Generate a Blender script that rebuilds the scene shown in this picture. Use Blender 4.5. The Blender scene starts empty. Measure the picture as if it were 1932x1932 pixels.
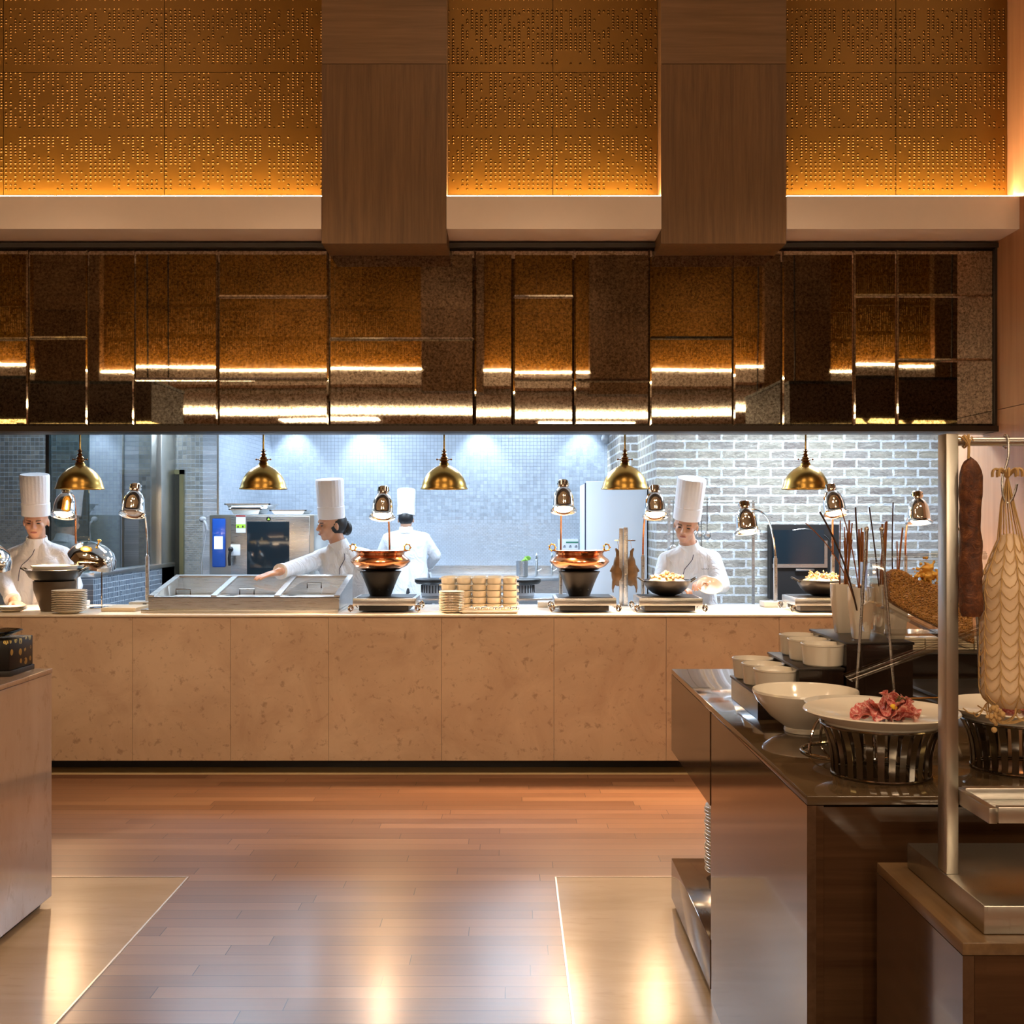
import bpy, bmesh, math, random
from mathutils import Vector, Matrix, Euler, Quaternion
from mathutils.bvhtree import BVHTree
random.seed(7)
C = bpy.context.scene.collection
PI = math.pi
R = math.radians
# ---------------------------------------------------------------- camera, world, lights, exposure
F = 2100.0
cam = bpy.data.cameras.new('camera'); cam.sensor_width = 36; cam.lens = 36*F/1932
cam.shift_y = 14/1932; cam.clip_start = 0.05
camo = bpy.data.objects.new('camera', cam); C.objects.link(camo)
camo.location = (0, 0, 1.55); camo.rotation_euler = (PI/2, 0, 0)
sc = bpy.context.scene; sc.camera = camo
sc.view_settings.view_transform = 'Standard'; sc.view_settings.look = 'None'
sc.view_settings.gamma = 1; sc.view_settings.use_curve_mapping = False
sc.view_settings.exposure = 0.48
w = bpy.data.worlds.new('world'); sc.world = w; w.use_nodes = True
w.node_tree.nodes['Background'].inputs[0].default_value = (1, .8, .6, 1)
w.node_tree.nodes['Background'].inputs[1].default_value = 0.02

WARM = (1, .71, .45); COOL = (.66, .82, 1.0)
def area(name, loc, size, power, col, rot=(0, 0, 0), sy=None, spread=None):
    l = bpy.data.lights.new(name, 'AREA'); l.shape = 'RECTANGLE'; l.size = size; l.size_y = sy or size
    l.energy = power; l.color = col
    if spread: l.spread = spread
    o = bpy.data.objects.new(name, l); C.objects.link(o); o.location = loc; o.rotation_euler = rot; return o
def spot(name, loc, aim, power, col, ang=60, blend=.6, rad=.05):
    l = bpy.data.lights.new(name, 'SPOT'); l.energy = power; l.color = col; l.spot_size = R(ang); l.spot_blend = blend
    l.shadow_soft_size = rad
    o = bpy.data.objects.new(name, l); C.objects.link(o); o.location = loc
    o.rotation_euler = (Vector(aim)-Vector(loc)).to_track_quat('-Z', 'Y').to_euler(); return o
# dining hall ceiling lights plus added fill lamps (warm)
for x in (-3.4, 0, 3.4):
    area('hall_ceiling_light', (x, 3.4, 5.9), 1.4, 15, WARM, sy=.5)
for x in (-3.0, 1.2):  # added fill behind the camera, lights the facade, floor and marble
    area('rear_fill_light', (x, -4.4, 3.17), 1.6, 105, WARM, sy=.5)
for x in (-2.6, -1.2, .2, 1.6):
    spot('counter_downlight', (x, 4.6, 5.8), (x, 6.7, .5), 230, WARM, 38, .8, .08)
for x in (-3.0, -.9, .6, 2.6):  # added fill spots, brighten the rear ledge for its mirror reflection
    spot('rear_ledge_fill', (x, 2.3, 5.8), (x, -.5, 3.1), 120, WARM, 50, .9, .08)
spot('left_island_downlight', (-1.2, 4.6, 5.5), (-2.0, 3.4, .7), 150, WARM, 40, .8, .1)
spot('right_buffet_downlight', (1.9, 1.4, 5.6), (1.0, 2.9, 1.0), 170, (1, .74, .48), 30, .8, .06)
spot('stand_downlight', (.4, -.2, 4.0), (1.0, 2.2, 1.2), 60, (1, .74, .48), 34, .8, .08)
spot('stone_floor_downlight', (.2, 3.0, 5.8), (.6, 3.6, 0), 90, WARM, 40, .8, .08)
# kitchen ceiling lights (cool)
for x, y, p in ((-2.2, 8.5, 41), (-.2, 8.5, 37), (2.4, 8.1, 98), (-1.6, 10.4, 32), (.2, 10.4, 32)):
    area('kitchen_ceiling_light', (x, y, 2.77), .9, p, COOL, sy=.5)
area('back_kitchen_light', (-4.0, 9.0, 2.77), .5, 9, COOL)
for x in (-2.35, -1.58, -.35, .77):
    spot('wall_washer', (x, 11.9, 2.74), (x, 12.06, 1.0), 50, COOL, 75, .7, .03)
# ---------------------------------------------------------------- helpers
def at(px, py, d): return Vector(((px-966)*d/F, d, 1.55-(py-980)*d/F))
def X(px, d): return (px-966)*d/F
def Z(py, d): return 1.55-(py-980)*d/F
def onz(py, z): return (1.55-z)*F/(py-980)
def frame_from(d):
    d = Vector(d).normalized()
    a = Vector((0, 0, 1)) if abs(d.z) < .9 else Vector((1, 0, 0))
    u = d.cross(a).normalized(); return u, d.cross(u).normalized()
class MB:
    def __init__(s): s.v = []; s.f = []
    def add(s, vs, fs):
        b = len(s.v); s.v += [Vector(v) for v in vs]; s.f += [[i+b for i in f] for f in fs]; return s
    def box(s, x0, x1, y0, y1, z0, z1, bev=0):
        if bev:
            bm = bmesh.new(); bmesh.ops.create_cube(bm, size=1)
            for v in bm.verts: v.co = Vector(((x0+x1)/2+v.co.x*(x1-x0), (y0+y1)/2+v.co.y*(y1-y0), (z0+z1)/2+v.co.z*(z1-z0)))
            bmesh.ops.bevel(bm, geom=bm.edges[:], offset=bev, segments=2, affect='EDGES', profile=.5)
            s.bm(bm); return s
        return s.add([(x0,y0,z0),(x1,y0,z0),(x1,y1,z0),(x0,y1,z0),(x0,y0,z1),(x1,y0,z1),(x1,y1,z1),(x0,y1,z1)],
                     [(0,3,2,1),(4,5,6,7),(0,1,5,4),(1,2,6,5),(2,3,7,6),(3,0,4,7)])
    def bm(s, bm):
        bm.verts.index_update(); s.add([v.co.copy() for v in bm.verts], [[v.index for v in f.verts] for f in bm.faces]); bm.free(); return s
    def tube(s, pts, r, n=10, caps=True):
        pts = [Vector(p) for p in pts]; k = len(pts)
        rs = r if isinstance(r, (list, tuple)) else [r]*k
        vs = []; u = None
        for i, p in enumerate(pts):
            d = (pts[min(i+1, k-1)]-pts[max(i-1, 0)])
            if d.length < 1e-9: d = Vector((0, 0, 1))
            d.normalize()
            if u is None: u, _ = frame_from(d)
            else:
                u = (u-d*u.dot(d))
                if u.length < 1e-6: u, _ = frame_from(d)
                u.normalize()
            w = d.cross(u)
            for j in range(n):
                a = 2*PI*j/n; vs.append(p+(u*math.cos(a)+w*math.sin(a))*rs[i])
        fs = [(i*n+j, i*n+(j+1) % n, (i+1)*n+(j+1) % n, (i+1)*n+j) for i in range(k-1) for j in range(n)]
        if caps: fs += [tuple(reversed(range(n))), tuple((k-1)*n+j for j in range(n))]
        return s.add(vs, fs)
    def ring(s, c, r, t, n=36, m=8, M=None):
        vs = []; c = Vector(c)
        for i in range(n):
            a = 2*PI*i/n
            for j in range(m):
                b = 2*PI*j/m
                v = Vector(((r+t*math.cos(b))*math.cos(a), (r+t*math.cos(b))*math.sin(a), t*math.sin(b)))
                vs.append(c+(M @ v if M else v))
        return s.add(vs, [(i*m+j, ((i+1) % n)*m+j, ((i+1) % n)*m+(j+1) % m, i*m+(j+1) % m) for i in range(n) for j in range(m)])
    def lathe(s, prof, c=(0, 0, 0), n=36, M=None, wob=None):
        c = Vector(c); vs = []; k = len(prof)
        for i, (r, z) in enumerate(prof):
            for j in range(n):
                a = 2*PI*j/n; rr = max(r, 1e-5)*(wob(a, i) if wob else 1)
                v = Vector((rr*math.cos(a), rr*math.sin(a), z)); vs.append(c+(M @ v if M else v))
        fs = [(i*n+j, i*n+(j+1) % n, (i+1)*n+(j+1) % n, (i+1)*n+j) for i in range(k-1) for j in range(n)]
        if prof[0][0] > 1e-4 and not (abs(prof[0][0]-prof[-1][0]) < 1e-6 and abs(prof[0][1]-prof[-1][1]) < 1e-6):
            fs.append(tuple(reversed(range(n))))
            if prof[-1][0] > 1e-4: fs.append(tuple((k-1)*n+j for j in range(n)))
        return s.add(vs, fs)
    def ell(s, c, r, M=None, n=20, m=12):
        if not isinstance(r, (tuple, list)): r = (r, r, r)
        c = Vector(c); vs = []; fs = []
        for i in range(1, m):
            t = PI*i/m
            for j in range(n):
                a = 2*PI*j/n; v = Vector((r[0]*math.sin(t)*math.cos(a), r[1]*math.sin(t)*math.sin(a), r[2]*math.cos(t)))
                vs.append(c+(M @ v if M else v))
        for s_, z in ((0, r[2]), (1, -r[2])):
            v = Vector((0, 0, z)); vs.append(c+(M @ v if M else v))
        b = (m-1)*n
        for i in range(m-2):
            for j in range(n): fs.append((i*n+j, (i+1)*n+j, (i+1)*n+(j+1) % n, i*n+(j+1) % n))
        for j in range(n):
            fs.append((b, j, (j+1) % n)); fs.append((b+1, (m-2)*n+(j+1) % n, (m-2)*n+j))
        return s.add(vs, fs)
    def cap(s, p0, r0, p1, r1, n=16):
        p0 = Vector(p0); p1 = Vector(p1)
        s.ell(p0, r0, n=n, m=8); s.ell(p1, r1, n=n, m=8); s.tube([p0, p1], [r0, r1], n=n); return s
    def prism(s, poly, z0, z1, M=None):
        n = len(poly); M = M or Matrix.Identity(4)
        vs = [M @ Vector((x, y, z0)) for x, y in poly]+[M @ Vector((x, y, z1)) for x, y in poly]
        return s.add(vs, [tuple(reversed(range(n))), tuple(range(n, 2*n))]+[(i, (i+1) % n, (i+1) % n+n, i+n) for i in range(n)])
    def build(s, name, mat, parent=None, smooth=True, sharp=35):
        me = bpy.data.meshes.new(name); off = Vector((0, 0, 0)); p = parent
        while p: off += p.location; p = p.parent
        me.from_pydata([v-off for v in s.v], [], s.f); me.update()
        bm = bmesh.new(); bm.from_mesh(me); bmesh.ops.recalc_face_normals(bm, faces=bm.faces[:])
        if smooth:
            for f in bm.faces: f.smooth = True
            for e in bm.edges:
                if len(e.link_faces) == 2 and e.calc_face_angle(0) > R(sharp): e.smooth = False
        bm.to_mesh(me); bm.free()
        me.materials.append(mat)
        o = bpy.data.objects.new(name, me); C.objects.link(o); o.parent = parent; return o
def thing(name, label, cat, loc=(0, 0, 0), group=None):
    o = bpy.data.objects.new(name, None); o.empty_display_size = .1; C.objects.link(o); o.location = loc
    o['label'] = label; o['category'] = cat
    if group: o['group'] = group
    return o
def tag(o, label, cat, group=None, kind=None):
    o['label'] = label; o['category'] = cat
    if group: o['group'] = group
    if kind: o['kind'] = kind
    return o
def struct(o): o['kind'] = 'structure'; return o
def sempty(name):
    o = bpy.data.objects.new(name, None); C.objects.link(o); o['kind'] = 'structure'; return o
def dup(o, loc=None, label=None, parent=None):
    c = o.copy(); C.objects.link(c)
    if parent: c.parent = parent
    if loc is not None: c.location = loc
    if label: c['label'] = label
    for ch in list(o.children): dup(ch, parent=c)
    return c
def bez(p, n=12):
    p = [Vector(q) for q in p]; out = []
    for i in range(n+1):
        t = i/n; u = 1-t; out.append(p[0]*u**3+p[1]*3*u*u*t+p[2]*3*u*t*t+p[3]*t**3)
    return out
def voxel(mb, name, mat, parent, vs=.006, smooth=4):
    o = mb.build(name, mat, None)
    m = o.modifiers.new('r', 'REMESH'); m.mode = 'VOXEL'; m.voxel_size = vs; m.use_smooth_shade = True
    if smooth:
        s = o.modifiers.new('s', 'SMOOTH'); s.factor = .5; s.iterations = smooth
    dg = bpy.context.evaluated_depsgraph_get(); dg.update()
    me = bpy.data.meshes.new_from_object(o.evaluated_get(dg))
    o.modifiers.clear(); o.data = me
    me.materials.clear(); me.materials.append(mat)
    off = Vector((0, 0, 0)); p = parent
    while p: off += p.location; p = p.parent
    me.transform(Matrix.Translation(-off)); o.parent = parent
    me.polygons.foreach_set('use_smooth', [True]*len(me.polygons))
    return o
# ---------------------------------------------------------------- materials
class NT:
    def __init__(s, name):
        s.m = bpy.data.materials.new(name); s.m.use_nodes = True; s.t = s.m.node_tree; s.b = s.t.nodes['Principled BSDF']
        s.tc = None
    def n(s, typ, props=None, **ins):
        nd = s.t.nodes.new(typ)
        for k, v in (props or {}).items(): setattr(nd, k, v)
        for k, v in ins.items():
            k = int(k[1:]) if k[0] == 'i' and k[1:].isdigit() else k.replace('_', ' ')
            s.set(nd.inputs[k], v)
        return nd
    def set(s, inp, v):
        if isinstance(v, bpy.types.NodeSocket): s.t.links.new(v, inp)
        elif isinstance(v, (tuple, list)) and len(v) == 3 and inp.type == 'RGBA': inp.default_value = (*v, 1)
        else: inp.default_value = v
    def co(s):
        if not s.tc: s.tc = s.n('ShaderNodeTexCoord')
        return s.tc.outputs['Object']
    def xyz(s):
        o = s.n('ShaderNodeSeparateXYZ', i0=s.co()).outputs; return o[0], o[1], o[2]
    def ma(s, op, a, b=0.0, c=0.0): return s.n('ShaderNodeMath', {'operation': op}, i0=a, i1=b, i2=c).outputs[0]
    def comb(s, a, b, c=0.0): return s.n('ShaderNodeCombineXYZ', i0=a, i1=b, i2=c).outputs[0]
    def noise(s, vec, scale=5, det=3, rough=.5, dist=0): return s.n('ShaderNodeTexNoise', Vector=vec, Scale=scale, Detail=det, Roughness=rough, Distortion=dist).outputs[0]
    def map(s, vec, scale): return s.n('ShaderNodeMapping', Vector=vec, Scale=scale).outputs[0]
    def ramp(s, f, stops):
        r = s.n('ShaderNodeValToRGB', Fac=f); e = r.color_ramp.elements
        while len(e) < len(stops): e.new(.5)
        for i, (p, c) in enumerate(stops): e[i].position = p; e[i].color = (*c, 1) if len(c) == 3 else c
        return r.outputs[0]
    def mix(s, f, a, b, mode='MIX'):
        nd = s.n('ShaderNodeMix', {'data_type': 'RGBA', 'blend_type': mode}); s.set(nd.inputs[0], f)
        s.set(nd.inputs[6], a); s.set(nd.inputs[7], b); return nd.outputs[2]
    def bump(s, h, strength=.3, dist=.01):
        s.set(s.b.inputs['Normal'], s.n('ShaderNodeBump', Height=h, Strength=strength, Distance=dist).outputs[0])
    def out(s, **k):
        for a, v in k.items(): s.set(s.b.inputs[a.replace('_', ' ')], v)
        return s.m
def plain(name, col, rough=.5, metal=0, nz=0, **k):
    t = NT(name); c = col
    if nz:
        f = t.noise(t.co(), 25, 3); c = t.mix(f, tuple(x*(1-nz) for x in col), tuple(min(1, x*(1+nz)) for x in col))
    return t.out(Base_Color=c, Roughness=rough, Metallic=metal, **k)
def emis(name, col, s):
    t = NT(name); return t.out(Base_Color=(.8, .8, .8), Emission_Color=col, Emission_Strength=s)
def wood(name, c1, c2, rough, axis, coat=0, sc=1.0, spec=.5, ior=1.5, bands=0):
    t = NT(name); sc3 = {'x': (1.2, 30, 30), 'y': (30, 1.2, 30), 'z': (30, 30, 1.2)}[axis]
    v = t.map(t.co(), tuple(q*sc for q in sc3)); f = t.noise(v, 1.0, 6, .6, .6)
    f2 = t.noise(t.map(t.co(), tuple(q*sc*4 for q in sc3)), 1, 3, .6)
    g = t.ma('ADD', t.ma('MULTIPLY', f, .7), t.ma('MULTIPLY', f2, .3))
    c = t.ramp(g, [(.36, c1), (.64, c2)])
    return t.out(Base_Color=c, Roughness=rough, Coat_Weight=coat, Coat_Roughness=.04, IOR=ior)
def m_floor():
    t = NT('floor_planks'); x, y, z = t.xyz(); PW = .09; L = 1.15
    yr = t.ma('DIVIDE', y, PW); row = t.ma('FLOOR', yr)
    off = t.n('ShaderNodeTexWhiteNoise', {'noise_dimensions': '1D'}, W=row).outputs[0]
    u = t.ma('ADD', t.ma('DIVIDE', x, L), t.ma('MULTIPLY', off, 7)); col = t.ma('FLOOR', u)
    rnd = t.n('ShaderNodeTexWhiteNoise', {'noise_dimensions': '2D'}, Vector=t.comb(col, row)).outputs[0]
    e1 = t.ma('LESS_THAN', t.ma('MULTIPLY', t.ma('FRACT', yr), PW), .0028)
    e2 = t.ma('LESS_THAN', t.ma('MULTIPLY', t.ma('FRACT', u), L), .0028)
    edge = t.ma('MAXIMUM', e1, e2)
    g = t.noise(t.n('ShaderNodeVectorMath', {'operation': 'ADD'}, i0=t.map(t.co(), (2, 40, 1)), i1=t.comb(t.ma('MULTIPLY', rnd, 60), 0)).outputs[0], 1.0, 5, .6, .4)
    k = t.ma('ADD', t.ma('MULTIPLY', g, .5), t.ma('MULTIPLY', rnd, .45))
    c = t.ramp(k, [(.15, (.15, .068, .036)), (.5, (.24, .115, .062)), (.85, (.33, .18, .10))])
    c = t.mix(edge, c, (.03, .012, .008))
    t.bump(t.ma('SUBTRACT', t.ma('MULTIPLY', g, .15), edge), .25, .0015)
    return t.out(Base_Color=c, Roughness=t.ma('ADD', .27, t.ma('MULTIPLY', g, .14)), Coat_Weight=.3, Coat_Roughness=.2)
def m_tile(name, ax, size, c1, c2, metal=.6, rough=.3, grout=(.34, .39, .45), low=True):
    t = NT(name); x, y, z = t.xyz(); u = {'x': x, 'y': y}[ax]
    if low:
        lo = t.ma('LESS_THAN', z, 1.52)
        sv = t.ma('SUBTRACT', size, t.ma('MULTIPLY', lo, size*.5))
    else: lo = 0.0; sv = size
    vr = t.ma('DIVIDE', z, sv); row = t.ma('FLOOR', vr)
    sh = t.ma('MULTIPLY', t.ma('MULTIPLY', t.ma('MODULO', row, 2.0), .5), lo)
    ur = t.ma('ADD', t.ma('DIVIDE', u, size), sh); col = t.ma('FLOOR', ur)
    fu = t.ma('FRACT', ur); fv = t.ma('FRACT', vr)
    g = .09
    m = t.ma('MAXIMUM', t.ma('LESS_THAN', fu, g), t.ma('LESS_THAN', fv, g))
    rnd = t.n('ShaderNodeTexWhiteNoise', {'noise_dimensions': '2D'}, Vector=t.comb(col, row)).outputs[0]
    c = t.mix(rnd, c1, c2); c = t.mix(m, c, grout)
    t.bump(t.ma('SUBTRACT', t.ma('MULTIPLY', t.noise(t.co(), 30, 2), .6), m), .35, .003)
    return t.out(Base_Color=c, Metallic=t.ma('MULTIPLY', t.ma('SUBTRACT', 1.0, m), metal), Roughness=t.ma('ADD', rough, t.ma('ADD', t.ma('MULTIPLY', rnd, .12), t.ma('MULTIPLY', m, .3))))
def m_brick(ax):
    t = NT('whitewashed_brick_'+ax); x, y, z = t.xyz(); u = {'x': x, 'y': y}[ax]; BW, BH, G = .205, .0757, .018
    nz = t.noise(t.co(), 34, 3); wob = t.ma('MULTIPLY', t.ma('SUBTRACT', nz, .5), .018)
    vz = t.ma('ADD', z, wob); vr = t.ma('DIVIDE', vz, BH); row = t.ma('FLOOR', vr)
    ur = t.ma('ADD', t.ma('DIVIDE', t.ma('ADD', u, wob), BW), t.ma('MULTIPLY', t.ma('MODULO', row, 2.0), .5)); col = t.ma('FLOOR', ur)
    fu = t.ma('MULTIPLY', t.ma('FRACT', ur), BW); fv = t.ma('MULTIPLY', t.ma('FRACT', vr), BH)
    m = t.ma('MAXIMUM', t.ma('LESS_THAN', fu, G), t.ma('LESS_THAN', fv, G))
    rnd = t.n('ShaderNodeTexWhiteNoise', {'noise_dimensions': '2D'}, Vector=t.comb(col, row)).outputs[0]
    c = t.ramp(rnd, [(0, (.30, .23, .20)), (.3, (.50, .42, .35)), (.6, (.62, .54, .40)), (1, (.42, .36, .34))])
    n2 = t.noise(t.map(t.co(), (1, 1, 2.0)), 16, 6, .75, 1.0)
    c = t.mix(t.n('ShaderNodeMapRange', Value=n2, i1=.35, i2=.68).outputs[0], t.mix(.4, c, (.2, .17, .15)), t.mix(.4, c, (.85, .78, .66)))
    c = t.mix(m, c, (.92, .92, .92))
    t.bump(t.ma('ADD', t.ma('SUBTRACT', 1.0, m), t.ma('MULTIPLY', n2, 1.8)), 1.0, .02)
    return t.out(Base_Color=c, Roughness=.85)
def m_embossed():
    t = NT('embossed_copper'); x, y, z = t.xyz(); P = .0285
    zs = t.ma('GREATER_THAN', z, 3.72)
    PV = t.ma('SUBTRACT', .0262, t.ma('MULTIPLY', zs, .0085))
    ur = t.ma('DIVIDE', x, P); vr = t.ma('DIVIDE', z, PV); cu = t.ma('FLOOR', ur); cv = t.ma('FLOOR', vr)
    du = t.ma('SUBTRACT', t.ma('FRACT', ur), .5); dv = t.ma('MULTIPLY', t.ma('SUBTRACT', t.ma('FRACT', vr), .5), t.ma('DIVIDE', PV, P))
    r2 = t.ma('ADD', t.ma('MULTIPLY', du, du), t.ma('MULTIPLY', dv, dv))
    rn = t.noise(t.comb(t.ma('MULTIPLY', cu, .33), t.ma('MULTIPLY', cv, .09)), 1.7, 3, .7)
    on = t.ma('GREATER_THAN', rn, .475)
    rows = t.ma('FRACT', t.ma('DIVIDE', t.ma('SUBTRACT', z, 3.49), .385))
    on = t.ma('MULTIPLY', on, t.ma('GREATER_THAN', rows, .12))
    rad = t.ma('ADD', .05, t.ma('MULTIPLY', rn, .05))
    h = t.ma('MULTIPLY', t.ma('MAXIMUM', t.ma('SUBTRACT', 1.0, t.ma('DIVIDE', r2, rad)), 0.0), on)
    n = t.noise(t.co(), 2.0, 3); c = t.mix(n, (.17, .072, .005), (.235, .105, .009))
    t.bump(h, 1.0, .013)
    return t.out(Base_Color=c, Metallic=.55, Roughness=.38)
def m_mirror():
    t = NT('antique_mirror'); n = t.noise(t.co(), 60, 4, .75, .5); n2 = t.noise(t.co(), 6, 2)
    f = t.ma('ADD', t.ma('MULTIPLY', n, .85), t.ma('MULTIPLY', n2, .15))
    c = t.ramp(f, [(.38, (.17, .14, .10)), (.5, (.40, .36, .29)), (.62, (.62, .57, .47))])
    t.bump(t.noise(t.co(), 1.6, 1), .02, .02)
    return t.out(Base_Color=c, Metallic=1.0, Roughness=.02)
def m_stone(name, c1, c2, c3, rough, sc=6, coat=0, aniso=(1, 1, 1)):
    t = NT(name); v = t.map(t.co(), aniso); a = t.noise(v, sc, 8, .65, .8); b = t.noise(v, sc*7, 4, .7, .3)
    c = t.ramp(a, [(.35, c1), (.6, c2)])
    c = t.mix(t.n('ShaderNodeMapRange', Value=b, i1=.57, i2=.67, i3=0.0, i4=.6).outputs[0], c, c3)
    return t.out(Base_Color=c, Roughness=rough, Coat_Weight=coat, Coat_Roughness=.06)
def glass(name, tint=(1, 1, 1), refl=.12, rough=0.0):
    m = bpy.data.materials.new(name); m.use_nodes = True; t = m.node_tree; t.nodes.clear()
    o = t.nodes.new('ShaderNodeOutputMaterial'); mx = t.nodes.new('ShaderNodeMixShader'); tr = t.nodes.new('ShaderNodeBsdfTransparent'); g = t.nodes.new('ShaderNodeBsdfGlossy')
    lw = t.nodes.new('ShaderNodeFresnel'); lw.inputs[0].default_value = 1.5 if refl > 0 else 1.22
    ad = t.nodes.new('ShaderNodeMath'); ad.operation = 'ADD'; ad.use_clamp = True; ad.inputs[1].default_value = refl
    ge = t.nodes.new('ShaderNodeNewGeometry'); sb = t.nodes.new('ShaderNodeMath'); sb.operation = 'SUBTRACT'; sb.inputs[0].default_value = 1
    t.links.new(ge.outputs['Backfacing'], sb.inputs[1]); mu = t.nodes.new('ShaderNodeMath'); mu.operation = 'MULTIPLY'
    t.links.new(lw.outputs[0], ad.inputs[0]); t.links.new(ad.outputs[0], mu.inputs[0]); t.links.new(sb.outputs[0], mu.inputs[1]); t.links.new(mu.outputs[0], mx.inputs[0])
    tr.inputs[0].default_value = (*tint, 1); g.inputs['Roughness'].default_value = rough
    t.links.new(tr.outputs[0], mx.inputs[1]); t.links.new(g.outputs[0], mx.inputs[2]); t.links.new(mx.outputs[0], o.inputs[0]); return m
def m_brushed(name, col, rough=.28, ax=(1, 60, 60)):
    t = NT(name); n = t.noise(t.map(t.co(), ax), 6, 3, .6)
    return t.out(Base_Color=col, Metallic=1.0, Roughness=t.ma('ADD', rough-.08, t.ma('MULTIPLY', n, .18)))
def m_honey():
    t = NT('honeycomb_wax'); vo = t.n('ShaderNodeTexVoronoi', {'feature': 'DISTANCE_TO_EDGE'}, Vector=t.co(), Scale=150.0, Randomness=.75).outputs[0]
    n = t.noise(t.co(), 9, 3)
    c = t.mix(n, (.30, .12, .03), (.62, .32, .08)); e = t.ma('LESS_THAN', vo, .16)
    c = t.mix(e, t.mix(.5, c, (.12, .045, .012)), c); t.bump(t.ma('MINIMUM', t.ma('MULTIPLY', vo, -4.0), 0.0), .8, .004)
    return t.out(Base_Color=c, Roughness=.4, Subsurface_Weight=.1)
def m_cloth(name, col, bs=.5):
    t = NT(name); n = t.noise(t.map(t.co(), (1, 1, .6)), 8, 4, .55, 1.6); t.bump(n, bs, .05)
    return t.out(Base_Color=col, Roughness=.85)
def m_sausage():
    t = NT('cured_sausage_skin'); n = t.noise(t.co(), 55, 6, .7, 1); n2 = t.noise(t.map(t.co(), (8, 8, 20)), 4, 4, .7)
    c = t.ramp(t.ma('ADD', t.ma('MULTIPLY', n, .6), t.ma('MULTIPLY', n2, .4)), [(.36, (.035, .010, .006)), (.52, (.14, .040, .012)), (.68, (.34, .13, .035))])
    t.bump(n, .8, .006); return t.out(Base_Color=c, Roughness=.5)
def m_gold_pattern():
    t = NT('lacquer_gold_pattern'); vo = t.n('ShaderNodeTexVoronoi', {'feature': 'F1'}, Vector=t.co(), Scale=24.0, Randomness=.3).outputs[0]
    w = t.n('ShaderNodeTexWave', Vector=t.co(), Scale=45.0, Distortion=6.0).outputs[1]
    f = t.ma('MULTIPLY', t.ma('LESS_THAN', vo, .36), t.ma('GREATER_THAN', w, .45))
    return t.out(Base_Color=t.mix(f, (.008, .007, .008), (.5, .36, .1)), Metallic=t.ma('MULTIPLY', f, .9), Roughness=.35, Specular_IOR_Level=.25)
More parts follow.
